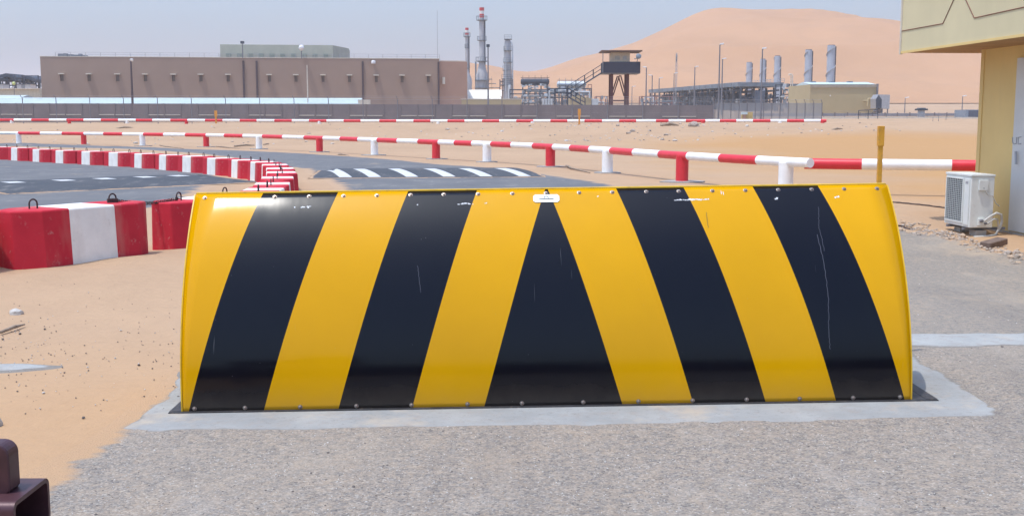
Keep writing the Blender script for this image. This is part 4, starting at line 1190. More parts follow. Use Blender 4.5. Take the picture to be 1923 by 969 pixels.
# ================================================================== LONG BUILDING
def long_building():
    A_, B_ = P(75, 107, 195), P(825, 110.5, 203)
    zt = A_.z; d = Vector((B_.x - A_.x, B_.y - A_.y)); L = d.length
    t = thing('long_building', 'long mauve brown windowless block with small hooded openings and roof railing', 'building', (A_.x, A_.y, 0), math.atan2(d.y, d.x))
    MB().box(0, L, 0, 28, 0, zt).build('wall', M['b_wall'], t)
    MB().box(-.05, L + .05, -.05, .25, zt + .002, zt + .12).build('parapet_cap', M['b_trim'], t)
    ux = lambda u: L * (u - 75) / 750.0
    pxm = 203 / F
    zc = P(113, 140, 195).z; zb = P(113, 152.5, 195).z
    for u in (113, 163, 215, 266, 318, 369, 420, 497.6, 548, 599.5, 650.5, 702, 752, 803):
        x = ux(u)
        wdw = MB().box(x - .26, x + .26, -.02, .1, zb, zc).build('window', M['glass'], t)
        MB().box(x - .48, x + .48, -.60, -.021, zc, zc + .17).build('hood', M['b_trim'], wdw)
        MB().box(x - .40, x - .27, -.35, -.003, zb, zc - .001).build('fin', M['b_wall'], wdw)
    for u in (449, 474, 676, 823):
        x = ux(u); MB().box(x - .16, x + .16, -.2, -.003, 1, zt - .5).build('downpipe', M['dark_pipe'], t)
    # roof railing
    for (u0, u1) in ((100, 402), (632, 826)):
        r = MB(); x0, x1 = ux(u0), ux(u1); n = int((x1 - x0) / 2.4)
        for k in range(n + 1):
            x = x0 + (x1 - x0) * k / n; r.box(x - .035, x + .035, 1.0, 1.07, zt, zt + .85)
        for z in (zt + .45, zt + .82): r.box(x0, x1, 1.01, 1.06, z, z + .04)
        r.build('roof_railing', M['galv'], t)
    rb = MB()
    for k, (u, w, h) in enumerate(((104, 1.0, .7), (112, .6, .75), (121, .8, .6), (131, 1.2, .5), (139, .5, .7), (147, .8, .45))):
        rb.box(ux(u) - w / 2, ux(u) + w / 2, 3, 4, zt, zt + h)
    rb.build('roof_units', M['plant_grey'], t)
    # pale green upper storey
    zt2 = P(500, 83, 200).z; x0, x1, x2 = ux(402), ux(618), ux(633)
    up = MB(); up.prism([(x0, 3), (x1, 3), (x2 + 1.2, 12), (x2 + 1.2, 20), (x0, 20)], zt - .1, zt2)
    g = up.build('upper_storey', M['b_green'], t)
    rr = MB()
    for z in (zt + .8, zt + .4): rr.box(x0, x1, 2.6, 2.64, z, z + .04)
    for k in range(13): x = x0 + (x1 - x0) * k / 12; rr.box(x - .03, x + .03, 2.6, 2.64, zt, zt + .8)
    rr.build('railing', M['galv'], g)
    vents = MB()
    for k in range(10): vents.box(x0 + 1 + k * 1.9, x0 + 1.9 + k * 1.9, 2.9, 2.997, zt + .25, zt + .95)
    vents.build('louvres', simple('green_louvre', (.26, .31, .26), .8), g)
    # wing to the right, its rosier colour stands in for glancing sun
    wl = ux(878) - L
    MB().prism([(L + .05, .6), (L + wl + .3, 1.8), (L + wl + .3, 22), (L + .05, 22)], 0, zt - .35).build('wing', M['b_wing'], t)
    MB().prism([(L + .2, 1.3), (L + wl + .1, 2.3), (L + wl + .1, 3), (L + .2, 3)], zt - .349, zt - .15).build('wing_parapet', M['b_trim'], t)
    MB().box(ux(831), ux(836), .2, .9, zb - .3, zc - .2).build('wall_lamp', M['b_trim'], t)
    # things on the roof edge and wall
    MB().lathe([(.35, zt - .9), (.42, zt - .6), (.3, zt - .35), (.08, zt - .3)], ux(697), -.45, 12).build('dome_camera', M['lamp_white'], t, 50)
    return t, ux, zt
lb, ux_, zt_b = long_building()
def pole_thing(u, vtop, Y, label, kind='street', head=1, vbase=None, th=.09, grp=None, name='light_pole', cat='light pole', base_z=None, pmat='galv_dark'):
    p = P(u, vtop, Y); z0 = zg(p.x, Y) if base_z is None else base_z
    t = thing(name, label, cat, (p.x, Y, z0), 0, grp); H = p.z - z0
    MB().tube([(0, 0, -.2), (0, 0, H * .5), (0, 0, H - .05)], [th * 1.25, th, th * .75], 8).build('pole', M[pmat], t, 50)
    if kind == 'street':
        s = Y / F
        MB().tube([(0, 0, H - .1), (head * 3 * s, 0, H + .02)], .05, 6).build('arm', M['galv_dark'], t)
        b = MB().box(-.4 * s * 8, .4 * s * 8, -.25, .25, -.09, .07).build('lamp_head', M['lamp_white'], t, bevel=.03)
        b.location = (head * 3.4 * s, 0, H + .05); b.rotation_euler = (0, -head * .14, 0)
    elif kind == 'ball':
        MB().lathe([(.05, H - .35), (.38, H - .2), (.52, H + .15), (.40, H + .5), (.12, H + .65)], 0, 0, 14).build('globe', M['lamp_white'], t, 60)
    elif kind == 'flood':
        MB().box(-.28, .28, -.3, .3, H - .25, H + .18).build('lamp_head', M['plant_dark'], t)
    elif kind == 'dome':
        MB().lathe([(.10, H - .3), (.24, H - .15), (.28, H), (.12, H + .08)], .12, 0, 12).build('lamp_head', M['lamp_white'], t, 60)
    return t
pole_thing(245.5, 112, 160, 'dark pole with small white head in front of the long building, left part', 'dome', th=.16, pmat='dark_pipe')
pole_thing(455, 80, 199, 'short dark pole with square lamp above the pale green upper storey', 'flood', base_z=zt_b + .1, th=.08, name='roof_light', cat='light')
pole_thing(566, 92, 199.5, 'white globe on a thin stem against the pale green upper storey', 'ball', base_z=zt_b + .1, th=.07, name='globe_light', cat='light')
pole_thing(576.5, 122, 165, 'slim pale pole in front of the middle of the long building', 'none', th=.08, pmat='b_trim')
pole_thing(821, 20, 420, 'very thin tall antenna mast rising behind the long building', 'none', th=.06, name='antenna_mast', cat='mast')
# white sheet roof shed in front of the building
a, b = P(-420, 194, 160), P(676, 194, 165)
t, L = line_thing('long_shed', 'long low shed with white sheet roof behind the wall, below the long building', 'shed', a, b)
z0, z1 = P(300, 194.5, 162).z, P(300, 184, 166).z
rf = MB(); rf.prism([(-.2, z0), (4.5, z1), (9, z0), (9, z0 - .12), (4.5, z1 - .12), (-.2, z0 - .12)], 0, L, 'x').build('roof', M['white_roof'], t)
MB().box(.3, L - .3, .2, 8.6, 0, z0 - .13).build('wall', M['b_wall'], t)
MB().box(L - .3, L + 1.5, -.1, .5, z0 - .1, z0 + .55).build('gable_end', M['b_trim'], t)
a, b = P(-300, 180, 185), P(38, 182, 185)
t, L = line_thing('white_shed', 'small white roofed shed at the left edge, above the long shed roof', 'shed', a, b)
z0, z1 = P(20, 184, 185).z, P(20, 178.5, 185).z
MB().prism([(0, z0), (3, z1), (6, z0)], 0, L, 'x').build('roof', M['white_roof'], t)
MB().box(.2, L - .2, .3, 5.7, 0, z0 - .01).build('wall', M['b_trim'], t)
a = P(0, 174, 230); 
t = thing('low_pale_building', 'low pale yellow building between the trees and the white shed, far left', 'building', (P(-200, 170, 230).x, 230, 0))
MB().box(0, P(74, 170, 230).x - P(-200, 170, 230).x, 0, 10, 0, P(0, 168, 230).z).build('wall', simple('pale_yellow_render', (.56, .52, .40), .9), t)
MB().box(0, P(74, 170, 230).x - P(-200, 170, 230).x, -.4, 10.4, P(0, 168, 230).z + .002, P(0, 166.4, 230).z).build('roof', M['b_trim'], t)

# far left cabins
for u, w, lab in ((36, 8, 'pale cabin under the far left pipe rack, nearer the lamp ball'), (52, 10, 'pale cabin under the far left pipe rack, nearer the long building'), (3, 6, 'pale cabin under the pipe rack at the left edge')):
    p = P(u, 166, 252); s = 252 / F; t = thing('cabin', lab, 'cabin', (p.x, 252, 0), 0, 'cabins under the far left pipe rack')
    MB().box(-w * s / 2, w * s / 2, 0, 3, 0, P(u, 159, 252).z).build('wall', simple('cabin_white', (.62, .60, .58), .8), t)
    MB().box(-w * s / 2 - .15, w * s / 2 + .15, -.2, 3.2, P(u, 159, 252).z + .002, P(u, 157.6, 252).z).build('roof', M['plant_dark'], t)
p = P(26, 158, 200); t = thing('globe_light', 'yellow green globe lamp with white lower globe at the far left', 'light', (p.x, 200, 0))
MB().tube([(0, 0, 0), (0, 0, p.z - .2)], .06, 6).build('pole', M['galv_dark'], t)
MB().lathe([(.05, p.z - .25), (.24, p.z - .12), (.3, p.z + .1), (.2, p.z + .32), (.03, p.z + .38)], 0, 0, 12).build('globe', M['yellow_green'], t, 60)
MB().lathe([(.05, p.z - .9), (.2, p.z - .8), (.25, p.z - .6), (.16, p.z - .42), (.03, p.z - .38)], -.45, 0, 12).build('lower_globe', M['lamp_white'], t, 60)

# ================================================================== WATCHTOWER
def watchtower():
    Y = 150.0; s = Y / F
    X = lambda u: (u - 1164) * s
    base = P(1164, 196, Y); t = thing('watchtower', 'watchtower with dark navy balcony panels, tan cabin, flat roof and outside stair', 'watchtower', (base.x, Y, 0))
    Z = lambda v: P(1164, v, Y).z
    D = 3.6
    MB().box(X(1128), X(1203), -1.0, D + .4, Z(97.8), Z(95.5)).build('roof', simple('brown_roof', (.17, .10, .07), .8), t)
    cab = MB().box(X(1147), X(1182), .3, D - .5, Z(119), Z(98.6)).build('cabin', M['tower_cab'], t)
    MB().box(X(1154), X(1163), .27, .298, Z(112.5), Z(105)).build('window', simple('cab_glass', (.50, .46, .38), .3), cab)
    MB().box(X(1169), X(1176), .27, .298, Z(112.5), Z(105)).build('window', simple('cab_glass_pale', (.52, .50, .45), .3), cab)
    b = MB(); b.box(X(1132), X(1200), -.8, -.72, Z(137.5), Z(117)); b.box(X(1132), X(1200), D, D + .08, Z(137.5), Z(117)); b.box(X(1200) - .08, X(1200), -.719, D - .001, Z(137.5), Z(117)); b.box(X(1132), X(1132) + .08, -.719, D - .001, Z(137.5), Z(117))
    b.build('balcony_panels', M['tower_dark'], t)
    MB().box(X(1130), X(1200), -.75, D, Z(139), Z(137.6)).build('deck', M['galv_dark'], t)
    for u in (1149, 1178.5):
        for y in (0, D - .6): MB().box(X(u) - .16, X(u) + .16, y, y + .3, 0, Z(139.1)).build('leg', M['tower_leg'], t)
    for y in (.14, D - .44):
        br = MB(); br.tube([(X(1163), y, Z(142)), (X(1151.5), y, Z(180))], .085, 6); br.build('brace', M['tower_leg'], t)
        br = MB(); br.tube([(X(1165), y, Z(142)), (X(1176), y, Z(180))], .085, 6); br.build('brace', M['tower_leg'], t)
        br = MB(); br.box(X(1150), X(1177), y - .06, y + .06, Z(190), Z(188)); br.build('tie_beam', M['tower_leg'], t)
    # posts carrying the roof on the stair side
    MB().box(X(1130) , X(1130) + .1, -.9, -.8, Z(137), Z(98.6)).build('roof_post', M['galv_dark'], t)
    # stair: upper flight, landing, lower flight
    st = MB()
    def flight(u0, v0, u1, v1, y0):
        for y in (y0, y0 + 1.0):
            st.tube([(X(u0), y, Z(v0)), (X(u1), y, Z(v1))], .10, 6)
            for k, dz in enumerate((.55, 1.1)): st.tube([(X(u0), y, Z(v0) + dz), (X(u1), y, Z(v1) + dz)], .045, 5)
            for k in range(5):
                q = k / 4; x = X(u0) + (X(u1) - X(u0)) * q; z = Z(v0) + (Z(v1) - Z(v0)) * q; st.tube([(x, y, z), (x, y, z + 1.1)], .04, 5)
        for k in range(16):
            q = k / 16; x = X(u0) + (X(u1) - X(u0)) * q; z = Z(v0) + (Z(v1) - Z(v0)) * q; st.box(x - .14, x + .14, y0, y0 + 1, z - .02, z + .03)
    flight(1130, 137, 1066, 178, -.6); flight(1064, 181, 1098, 201, -1.9)
    for y in (-2.0, .5):
        st.tube([(X(1043), y, 0), (X(1043), y, Z(167))], .06, 5); st.tube([(X(1066), y, 0), (X(1066), y, Z(163))], .07, 5)
        for v in (167, 174): st.tube([(X(1043), y, Z(v)), (X(1066), y, Z(v))], .05, 5)
    st.box(X(1042), X(1067), -2, .5, Z(182), Z(181)); 
    st.build('stair', M['plant_dark'], t)
    sl = MB(); sl.tube([(X(1193.5), -.9, Z(117)), (X(1194.5), -.9, Z(112))], .05, 6); sl.tube([(X(1188), -.9, Z(112)), (X(1193), -.9, Z(111))], .06, 6)
    s_ = sl.build('searchlight_arm', M['galv_dark'], t)
    l = MB().lathe([(.16, 0), (.34, .25), (.36, .45), (.3, .5)], 0, 0, 14).build('searchlight', M['plant_grey'], t, 50)
    l.location = (X(1195), -.9, Z(109)); l.rotation_euler = (R(70), R(20), 0)
watchtower()

# ================================================================== LIGHT POLES ON THE RIGHT
for u, vt, Y, hd, lab in ((1214, 127, 200, -1, 'tall lamp post just right of the watchtower, first of the three'),
                          (1225, 142, 235, -1, 'lamp post second to the right of the watchtower'), (1238, 147, 250, 1, 'lamp post third to the right of the watchtower'),
                          (1266, 138, 270, 1, 'thin lamp post left of the lattice mast'), (1305, 126, 220, 1, 'lamp post over the left end of the pipe rack'),
                          (1352, 84, 124, 1, 'tallest lamp post, rising in front of the dune left of the grey stacks'), (1357, 111, 190, 1, 'shorter lamp post just behind the tallest one'),
                          (1432, 92, 121, 1, 'lamp post standing in front of the second grey stack')):
    pole_thing(u, vt, Y, lab, 'street', hd, th=.085 if Y < 150 else .12, grp='lamp posts around the plant')
for u, vt, Y, lab in ((1700, 184, 240, 'small distant lamp post left of the far mushroom tank'), (1808, 181, 225, 'small distant lamp post beside the blue grey container'), (1195 - 8, 163, 300, 'tiny lamp post seen between the tower and its right neighbour')):
    pole_thing(u, vt, Y, lab, 'street', 1, th=.10, grp='lamp posts around the plant')
p = P(1270.5, 100, 300); t = thing('lattice_mast', 'slender lattice mast rising in front of the dune left of the pipe rack', 'mast', (p.x, 300, 0))
mm = MB(); H = p.z
for k in range(3):
    a_ = k * 2.094; mm.tube([(.35 * math.cos(a_), .35 * math.sin(a_), 0), (.15 * math.cos(a_), .15 * math.sin(a_), H)], .06, 4)
for j in range(20):
    z = H * j / 20
    for k in range(3): a_ = k * 2.094; b_ = a_ + 2.094; mm.tube([(.3 * math.cos(a_), .3 * math.sin(a_), z), (.3 * math.cos(b_), .3 * math.sin(b_), z + H / 20)], .035, 3)
mm.build('lattice', M['galv'], t)
MB().box(-.16, .16, -.15, .15, H - 2.2, H - .4).build('antenna', M['plant_grey'], t)

# ================================================================== PROCESS PLANT (centre)
def chimney(u, Y, prof_, label, bands, rings, base_frame=None):
    s = Y / F; p = P(u, 200, Y); t = thing('chimney', label, 'chimney', (p.x, Y, 0)); Z = lambda v: P(u, v, Y).z
    pr = [(r * s, Z(v)) for v, r in prof_]
    MB().lathe([(pr[0][0], 0)] + pr, 0, 0, 20).build('shaft', M['stack_grey'], t, 30)
    for v0, v1, r, red in bands:
        MB().lathe([(r * s, Z(v0) + .005), (r * s * 1.03, Z(v1))], 0, 0, 20).build('band', M['stack_red'] if red else M['stack_white'], t, 30)
    for v, r in rings:
        q = MB().lathe([(r * s * .6, Z(v + 1)), (r * s, Z(v)), (r * s, Z(v) + .12)], 0, 0, 18)
        for k in range(14):
            a_ = k / 14 * 6.283; q.tube([(r * s * math.cos(a_), r * s * math.sin(a_), Z(v)), (r * s * math.cos(a_), r * s * math.sin(a_), Z(v) + 1.1)], .04, 4)
        ring = [(r * s * math.cos(k / 18 * 6.2832), r * s * math.sin(k / 18 * 6.2832), Z(v) + 1.1) for k in range(19)]
        q.tube(ring, .05, 4, caps=False)
        q.build('platform', M['plant_grey'], t)
    lad = MB(); rr = max(r for v, r in prof_[-2:]) * s
    lad.box(rr * 1.0, rr * 1.0 + .25, -.3, .3, Z(prof_[0][0]) + 1, Z(prof_[-1][0]) - .5); lad.build('ladder', M['plant_dark'], t)
    return t, Z, s
t, Z, s = chimney(877.5, 320, [(170, 9), (150, 9), (138, 4.6), (130, 3.4), (115, 3.5), (70, 3.1), (66, 3.1)], 'smaller red and white banded chimney beside the long building', [(66, 62, 3.1, 1), (62, 57.5, 3.1, 0), (57.5, 53, 3.1, 1)], [(70, 6.2), (129, 5), (91, 4)])
t, Z, s = chimney(905.3, 300, [(172, 11), (142, 11), (133, 8.5), (120, 5.4), (80, 5.2), (76, 4.7), (40, 4.9), (34, 4.3)], 'tallest red and white banded chimney of the plant', [(34, 27, 4.2, 1), (27, 21, 4.0, 0), (21, 15, 4.4, 1)], [(39, 10), (77, 8.5), (116, 11.5)])
fr = MB()
for sx in (-1, 1):
    for sy in (-1, 1): fr.box(sx * 11.4 * s - .15, sx * 11.4 * s + .15, sy * 1.7 - .15, sy * 1.7 + .15, 0, Z(117))
for v in (152, 166): fr.box(-13 * s, 13 * s, -2, 2, Z(v), Z(v) + .2)
fr.build('support_frame', M['plant_grey'], t)
st_ = MB()
for k, v in enumerate((150, 158, 166)): st_.box(12 * s, 19 * s + k, -1, 1, Z(v), Z(v) + .15); st_.box(18 * s, 18.4 * s, -1, -.9, 0, Z(v - 6))
st_.build('side_stair', M['plant_grey'], t)
pole_thing(916.5, 86, 190, 'dark flood light mast right of the tallest chimney', 'flood', th=.13, name='light_mast', cat='light mast')
# column tower
Y = 290; s = Y / F; p = P(954, 200, Y); t = thing('process_column', 'bulky grey process column with platforms and side pipes, right of the chimneys', 'process column', (p.x, Y, 0)); Z = lambda v: P(954, v, Y).z
MB().lathe([(1.15, 0), (1.15, Z(150)), (.95, Z(118)), (.80, Z(78)), (.5, Z(74)), (.1, Z(72.5))], -.1, 0, 18).build('vessel', M['stack_grey'], t, 35)
pf = MB()
for v, x0, x1 in ((75, -7, 7), (96, -8, 7), (118, -9, 8), (133, -10, 5), (149, -12, 8), (160, -14, 9)):
    pf.box(x0 * s, x1 * s, -1.3, 1.3, Z(v), Z(v) + .14); pf.box(x0 * s, x1 * s, -1.35, -1.3, Z(v) + .5, Z(v) + .6); pf.box(x0 * s, x1 * s, -1.35, -1.3, Z(v) + 1, Z(v) + 1.1)
    pf.box(x0 * s, x0 * s + .08, -1.35, -1.25, Z(v), Z(v) + 1.1); pf.box(x1 * s - .08, x1 * s, -1.35, -1.25, Z(v), Z(v) + 1.1)
pf.build('platform', M['plant_grey'], t)
pi = MB(); pi.tube([(0, 0, Z(74)), (0, 0, Z(69))], .08, 6); pi.tube([(6 * s, -.5, Z(80)), (8.6 * s, -.6, Z(87)), (8.8 * s, -.6, Z(150)), (9.3 * s, -.6, Z(185))], .16, 8); pi.tube([(-6 * s, -.5, Z(80)), (-7 * s, -.5, Z(92)), (-6.5 * s, -.5, Z(140))], .13, 8)
pi.tube([(3 * s, -1.4, Z(160)), (3 * s, -1.4, Z(190))], .38, 10); pi.tube([(-4 * s, -1.3, Z(118)), (-4 * s, -1.3, Z(172))], .1, 6)
pi.build('side_pipe', M['plant_light'], t, 50)
fb2 = MB()
for x in (-15, -10, 8.5): fb2.box(x * s - .1, x * s + .1, -1.2, -1, 0, Z(150))
for v in (155, 163, 172): fb2.box(-15 * s, -8 * s, -1.2, -1, Z(v), Z(v) + .2)
fb2.build('base_frame', M['plant_dark'], t)
# horizontal vessels on frames
def vessel(u0, u1, v0, v1, Y, label, mat, frame='plant_dark', legs=5, deck=True):
    s = Y / F; uc = (u0 + u1) / 2; p = P(uc, 200, Y); t = thing('cooler_bank', label, 'cooler', (p.x, Y, 0)); Z = lambda v: P(uc, v, Y).z
    w = (u1 - u0) * s / 2; r = (Z(v0) - Z(v1)) / 2; zc = (Z(v0) + Z(v1)) / 2
    MB().tube([(-w, 0, zc), (-w + .3, 0, zc), (w - .3, 0, zc), (w, 0, zc)], [r * .6, r, r, r * .6], 16).build('drum', M[mat], t, 40)
    f = MB()
    for k in range(legs):
        x = -w + .5 + (2 * w - 1) * k / (legs - 1)
        for y in (-r - .3, r): f.box(x - .12, x + .12, y, y + .2, 0, zc)
        f.box(x - .12, x + .12, -r - .1, r, zc - r - .3, zc - r)
        f.box(x - .04, x + .04, -r - .35, -r - .25, zc, zc + r + .7)
    for zz in (zc - r - .2, zc - r * .2): f.box(-w, w, -r - .5, -r - .3, zz, zz + .18)
    if deck: f.box(-w, w, -r - .6, -r - .4, zc + r + .1, zc + r + .22)
    f.build('frame', M[frame], t)
    rnd = random.Random(int(u0)); k_ = MB()
    for _ in range(26): x = rnd.uniform(-w, w); z = rnd.uniform(zc - r * 2.6, zc - r); q = rnd.uniform(.15, .5); k_.box(x - q, x + q, -r - .7, -r - .55, z, z + q * rnd.uniform(.3, 1.2))
    k_.build('fittings', M['plant_light'], t); return t
vessel(978, 1031, 148, 160, 270, 'dark grey cooler drum on a frame, left of the white topped one', 'plant_dark')
vessel(1046, 1100, 153, 166, 262, 'white topped drum on a frame behind the watchtower stair', 'plant_light', 'plant_grey')
def pipework(u0, u1, v0, v1, Y, seed, label, n=12, mats=('plant_light', 'plant_dark', 'plant_grey'), name='pipe_rack', depth=5, levels=4, toppipes=True):
    s = Y / F; uc = (u0 + u1) / 2; p = P(uc, 200, Y); t = thing(name, label, 'pipe rack', (p.x, Y, 0)); Z = lambda v: P(uc, v, Y).z
    w = (u1 - u0) * s / 2; rnd = random.Random(seed)
    fr = MB(); m = max(3, int(w * 2 / 3.2))
    for k in range(m + 1):
        x = -w + 2 * w * k / m
        for y in (0, depth): fr.box(x - .13, x + .13, y, y + .25, 0, Z(v0))
    for j in range(levels):
        z = Z(v0) - (Z(v0) - Z(v1)) * j / levels
        for y in (0, depth): fr.box(-w, w, y + .02, y + .2, z - .14, z)
    fr.build('frame', M[mats[1]], t)
    pp_ = MB(); pl = MB()
    for k in range(n):
        z = rnd.uniform(Z(v1), Z(v0)); r = rnd.uniform(.08, .25); x0 = rnd.uniform(-w, w * .3); x1 = rnd.uniform(x0 + w * .3, w); y = rnd.uniform(-.6, depth * .6)
        tgt = pp_ if rnd.random() < .5 else pl
        tgt.tube([(x0, y, z - rnd.uniform(.5, 2)), (x0, y, z), (x1, y, z), (x1, y, z - rnd.uniform(.5, 2))], r, 7)
    for k in range(n * 2):
        x = rnd.uniform(-w, w); z = rnd.uniform(Z(v1), Z(v0) - .4); q = rnd.uniform(.12, .45); y = rnd.uniform(-.8, 0)
        (pp_ if rnd.random() < .4 else pl).box(x - q, x + q, y - .2, y, z, z + rnd.uniform(.2, .9))
    pp_.build('pale_pipes', M[mats[0]], t, 50); pl.build('grey_pipes', M[mats[2]], t, 50); return t, Z, w, s
pipework(958, 1042, 168, 200, 255, 3, 'tangle of pale pipes and frames below the dark cooler drum', 16)
t, Z, w, s = pipework(1030, 1110, 166, 200, 250, 5, 'dark pipe frames behind the watchtower stair foot', 12)
col4 = MB()
for k in range(4): col4.tube([(-w - 26 * s + k * 5 * s + 2.0, -1.5, 0), (-w - 26 * s + k * 5 * s + 2.0, -1.5, Z(186))], .28, 8)
col4.build('standpipes', M['plant_light'], t, 50)
pipework(1205, 1290, 181, 205, 300, 8, 'low reddish pipe bridge right of the watchtower', 8, ('plant_light', 'plant_rust', 'plant_grey'), levels=2)
pipework(1120, 1150, 181, 205, 305, 9, 'short low pipe bridge left of the watchtower legs', 5, ('plant_light', 'plant_rust', 'plant_grey'), levels=2)
# red frame right of the white drum
p = P(1107.5, 160, 258); t = thing('steel_portal', 'narrow rusty red steel frame right of the white topped drum', 'frame', (p.x, 258, 0)); fr = MB()
for x in (-.45, .35): fr.box(x, x + .14, 0, .14, 0, P(1107, 159, 258).z)
for v in (160, 168, 176, 184): fr.box(-.45, .49, .002, .138, P(1107, v, 258).z, P(1107, v, 258).z + .14)
fr.build('frame', M['plant_rust'], t)
pipework(-70, 30, 140, 170, 262, 31, 'dark low pipe rack with coolers at the far left edge', 12, ('plant_grey', 'plant_dark', 'plant_dark'), levels=3)
pipework(31, 74, 142, 170, 270, 33, 'dark low pipe rack between the left edge rack and the long building', 9, ('plant_grey', 'plant_dark', 'plant_dark'), levels=3)
for (u0, u1, v, Yq, lab) in ((-70, 2, 139.5, 261.5, 'rounded dark canopy over the far left pipe rack, cut by the edge'), (4, 34, 138.5, 265, 'rounded dark canopy over the far left pipe rack, tallest'), (35, 72, 142.5, 269, 'rounded dark canopy over the far left pipe rack, nearest the long building')):
    p = P(u0, 200, Yq); L_ = (u1 - u0) * Yq / F; z1 = P(1, v, Yq).z; t = thing('canopy', lab, 'canopy', (p.x, Yq, 0), 0, 'dark canopies at the far left')
    pts_ = [(L_ * k / 10, z1 - .9 * (2 * k / 10 - 1) ** 2) for k in range(11)]
    MB().prism([(x, z) for x, z in pts_][::1] + [(x, z - .8) for x, z in pts_[::-1]], -1, 7, 'y').build('roof', M['plant_dark'], t)
    lg_ = MB()
    for k in range(5): lg_.box(L_ * (k + .5) / 5 - .1, L_ * (k + .5) / 5 + .1, 0, .2, 0, z1 - 1.2)
    lg_.build('posts', M['plant_dark'], t)
# white tent roofed shed and ochre walls
def gable(u0, u1, v_ridge, v_eave, v_base, Y, depth, label, wall, roof, name='shed', slope_right=True, cutl=0):
    p = P(u0, 200, Y); s = Y / F; L = (u1 - u0) * s; Z = lambda v: P((u0 + u1) / 2, v, Y).z
    t = thing(name, label, 'shed', (p.x, Y, 0))
    MB().box(0, L, .1, depth - .1, 0, Z(v_eave) - .005).build('wall', wall, t)
    MB().prism([(-.1, Z(v_eave)), (depth / 2, Z(v_ridge)), (depth + .1, Z(v_eave))], 0, L, 'x').build('roof', roof, t)
    return t
gable(868, 941, 168, 186, 196, 215, 9, 'white roofed shed in front of the tallest chimney', M['b_trim'], simple('cream_white_roof', (.80, .77, .66), .7))
p = P(860, 187, 205); t = thing('compound_wall', 'low ochre wall below the white roofed shed', 'wall', (p.x, 205, 0))
MB().box(0, (978 - 860) * 205 / F, 0, .4, 0, P(900, 187, 205).z).build('panels', M['ochre'], t)
MB().box(0, (978 - 860) * 205 / F, -.05, .45, P(900, 187, 205).z + .002, P(900, 186, 205).z).build('coping', M['b_trim'], t)
p = P(1070, 181, 190); t = thing('small_shed', 'small ochre shed with sloping roof beside the watchtower stair foot', 'shed', (p.x, 190, 0)); sc_ = 190 / F
MB().prism([(0, 0), (40 * sc_, 0), (40 * sc_, P(1, 185, 190).z), (14 * sc_, P(1, 180, 190).z), (0, P(1, 184, 190).z)], 0, 5, 'y').build('wall', M['ochre'], t)
MB().box(41 * sc_, 53 * sc_, 0, 3, 0, P(1, 186, 190).z).build('tank', M['plant_light'], t)
MB().box(-.2, 40.5 * sc_, -.1, .0, P(1, 185.5, 190).z, P(1, 185, 190).z).build('eaves', M['b_trim'], t)

# ================================================================== PLANT (right)
def long_rack():
    A_, B_ = P(1468, 151, 262), P(1283, 166, 330)
    d = Vector((B_.x - A_.x, B_.y - A_.y)); L = d.length; zt = A_.z
    t = thing('air_cooler_rack', 'long steel rack with rows of air coolers in front of the dune', 'pipe rack', (A_.x, A_.y, 0), math.atan2(d.y, d.x))
    D = -9 if d.x < 0 else 9
    fr = MB(); n = 16
    for k in range(n + 1):
        x = L * k / n
        for y in (0, 5, 10): fr.box(x - .18, x + .18, y - .18, y + .18, 0, zt - 1.6)
        fr.tube([(x, 0, zt * .35), (min(L, x + L / n), 0, zt * .75)], .08, 4)
    for z in (zt * .3, zt * .55, zt * .78):
        for y in (0, 5, 10): fr.box(0, L, y - .12, y + .12, z - .2, z)
    fr.build('frame', M['plant_dark'], t)
    c = MB()
    for k in range(n):
        x0, x1 = L * k / n + .1, L * (k + 1) / n - .1
        c.box(x0, x1, -.6, 10.6, zt - 1.5, zt - .55)
    c.build('cooler_boxes', M['plant_grey'], t)
    rl = MB(); rl.box(0, L, -.7, -.62, zt + .35, zt + .43); rl.box(0, L, -.7, -.62, zt - .1, zt - .02)
    for k in range(36): x = L * k / 35; rl.box(x - .04, x + .04, -.7, -.62, zt - .6, zt + .4)
    rl.build('railing', M['galv'], t)
    rnd = random.Random(2); pl = MB(); pd = MB()
    for k in range(150):
        x = rnd.uniform(0, L * .97); z = rnd.uniform(1.5, zt - 2); q = rnd.uniform(.3, 1.3); y = rnd.uniform(-1.4, 9)
        (pl if rnd.random() < .4 else pd).box(x, x + q, y, y + q, z, z + rnd.uniform(.3, 1.4))
    for k in range(22):
        z = rnd.uniform(1.5, zt - 2); x = rnd.uniform(0, L * .6); (pl if k % 2 else pd).tube([(x, -1, z), (x + rnd.uniform(6, 22), -1, z)], rnd.uniform(.1, .28), 6)
    for k in range(26):
        x = rnd.uniform(0, L); pd.tube([(x, -1.2, 0), (x, -1.2, rnd.uniform(3, zt - 1.6))], .13, 6)
    for k in range(34):
        x = L * k / 34 + rnd.uniform(-.5, .5); w_ = rnd.uniform(1.2, 3.2); z0_ = rnd.uniform(.5, 3); pd.box(x, min(L, x + w_), 3.5 + rnd.uniform(0, 1), 6.5, z0_, rnd.uniform(zt * .5, zt - 1.9))
    for k in range(60):
        x = rnd.uniform(0, L); z = rnd.uniform(1, zt - 2); pd.tube([(x, rnd.uniform(-1, 3), z), (min(L, x + rnd.uniform(2, 6)), rnd.uniform(-1, 3), z + rnd.uniform(-1, 1))], .09, 5)
    pl.build('pale_pipes', M['plant_light'], t); pd.build('blue_grey_equipment', simple('blue_grey_equipment', (.085, .11, .15), .6, .2, .3, .8), t)
long_rack()
pipework(1466, 1512, 158, 205, 252, 21, 'open pipe structure between the cooler rack and the ochre shed', 22, levels=5)
p = P(1487, 140, 245); t = thing('vent_pipes', 'pair of tan goose neck vent pipes above the pipe structure', 'vent pipe', (p.x, 245, 0)); s = 245 / F
v_ = MB()
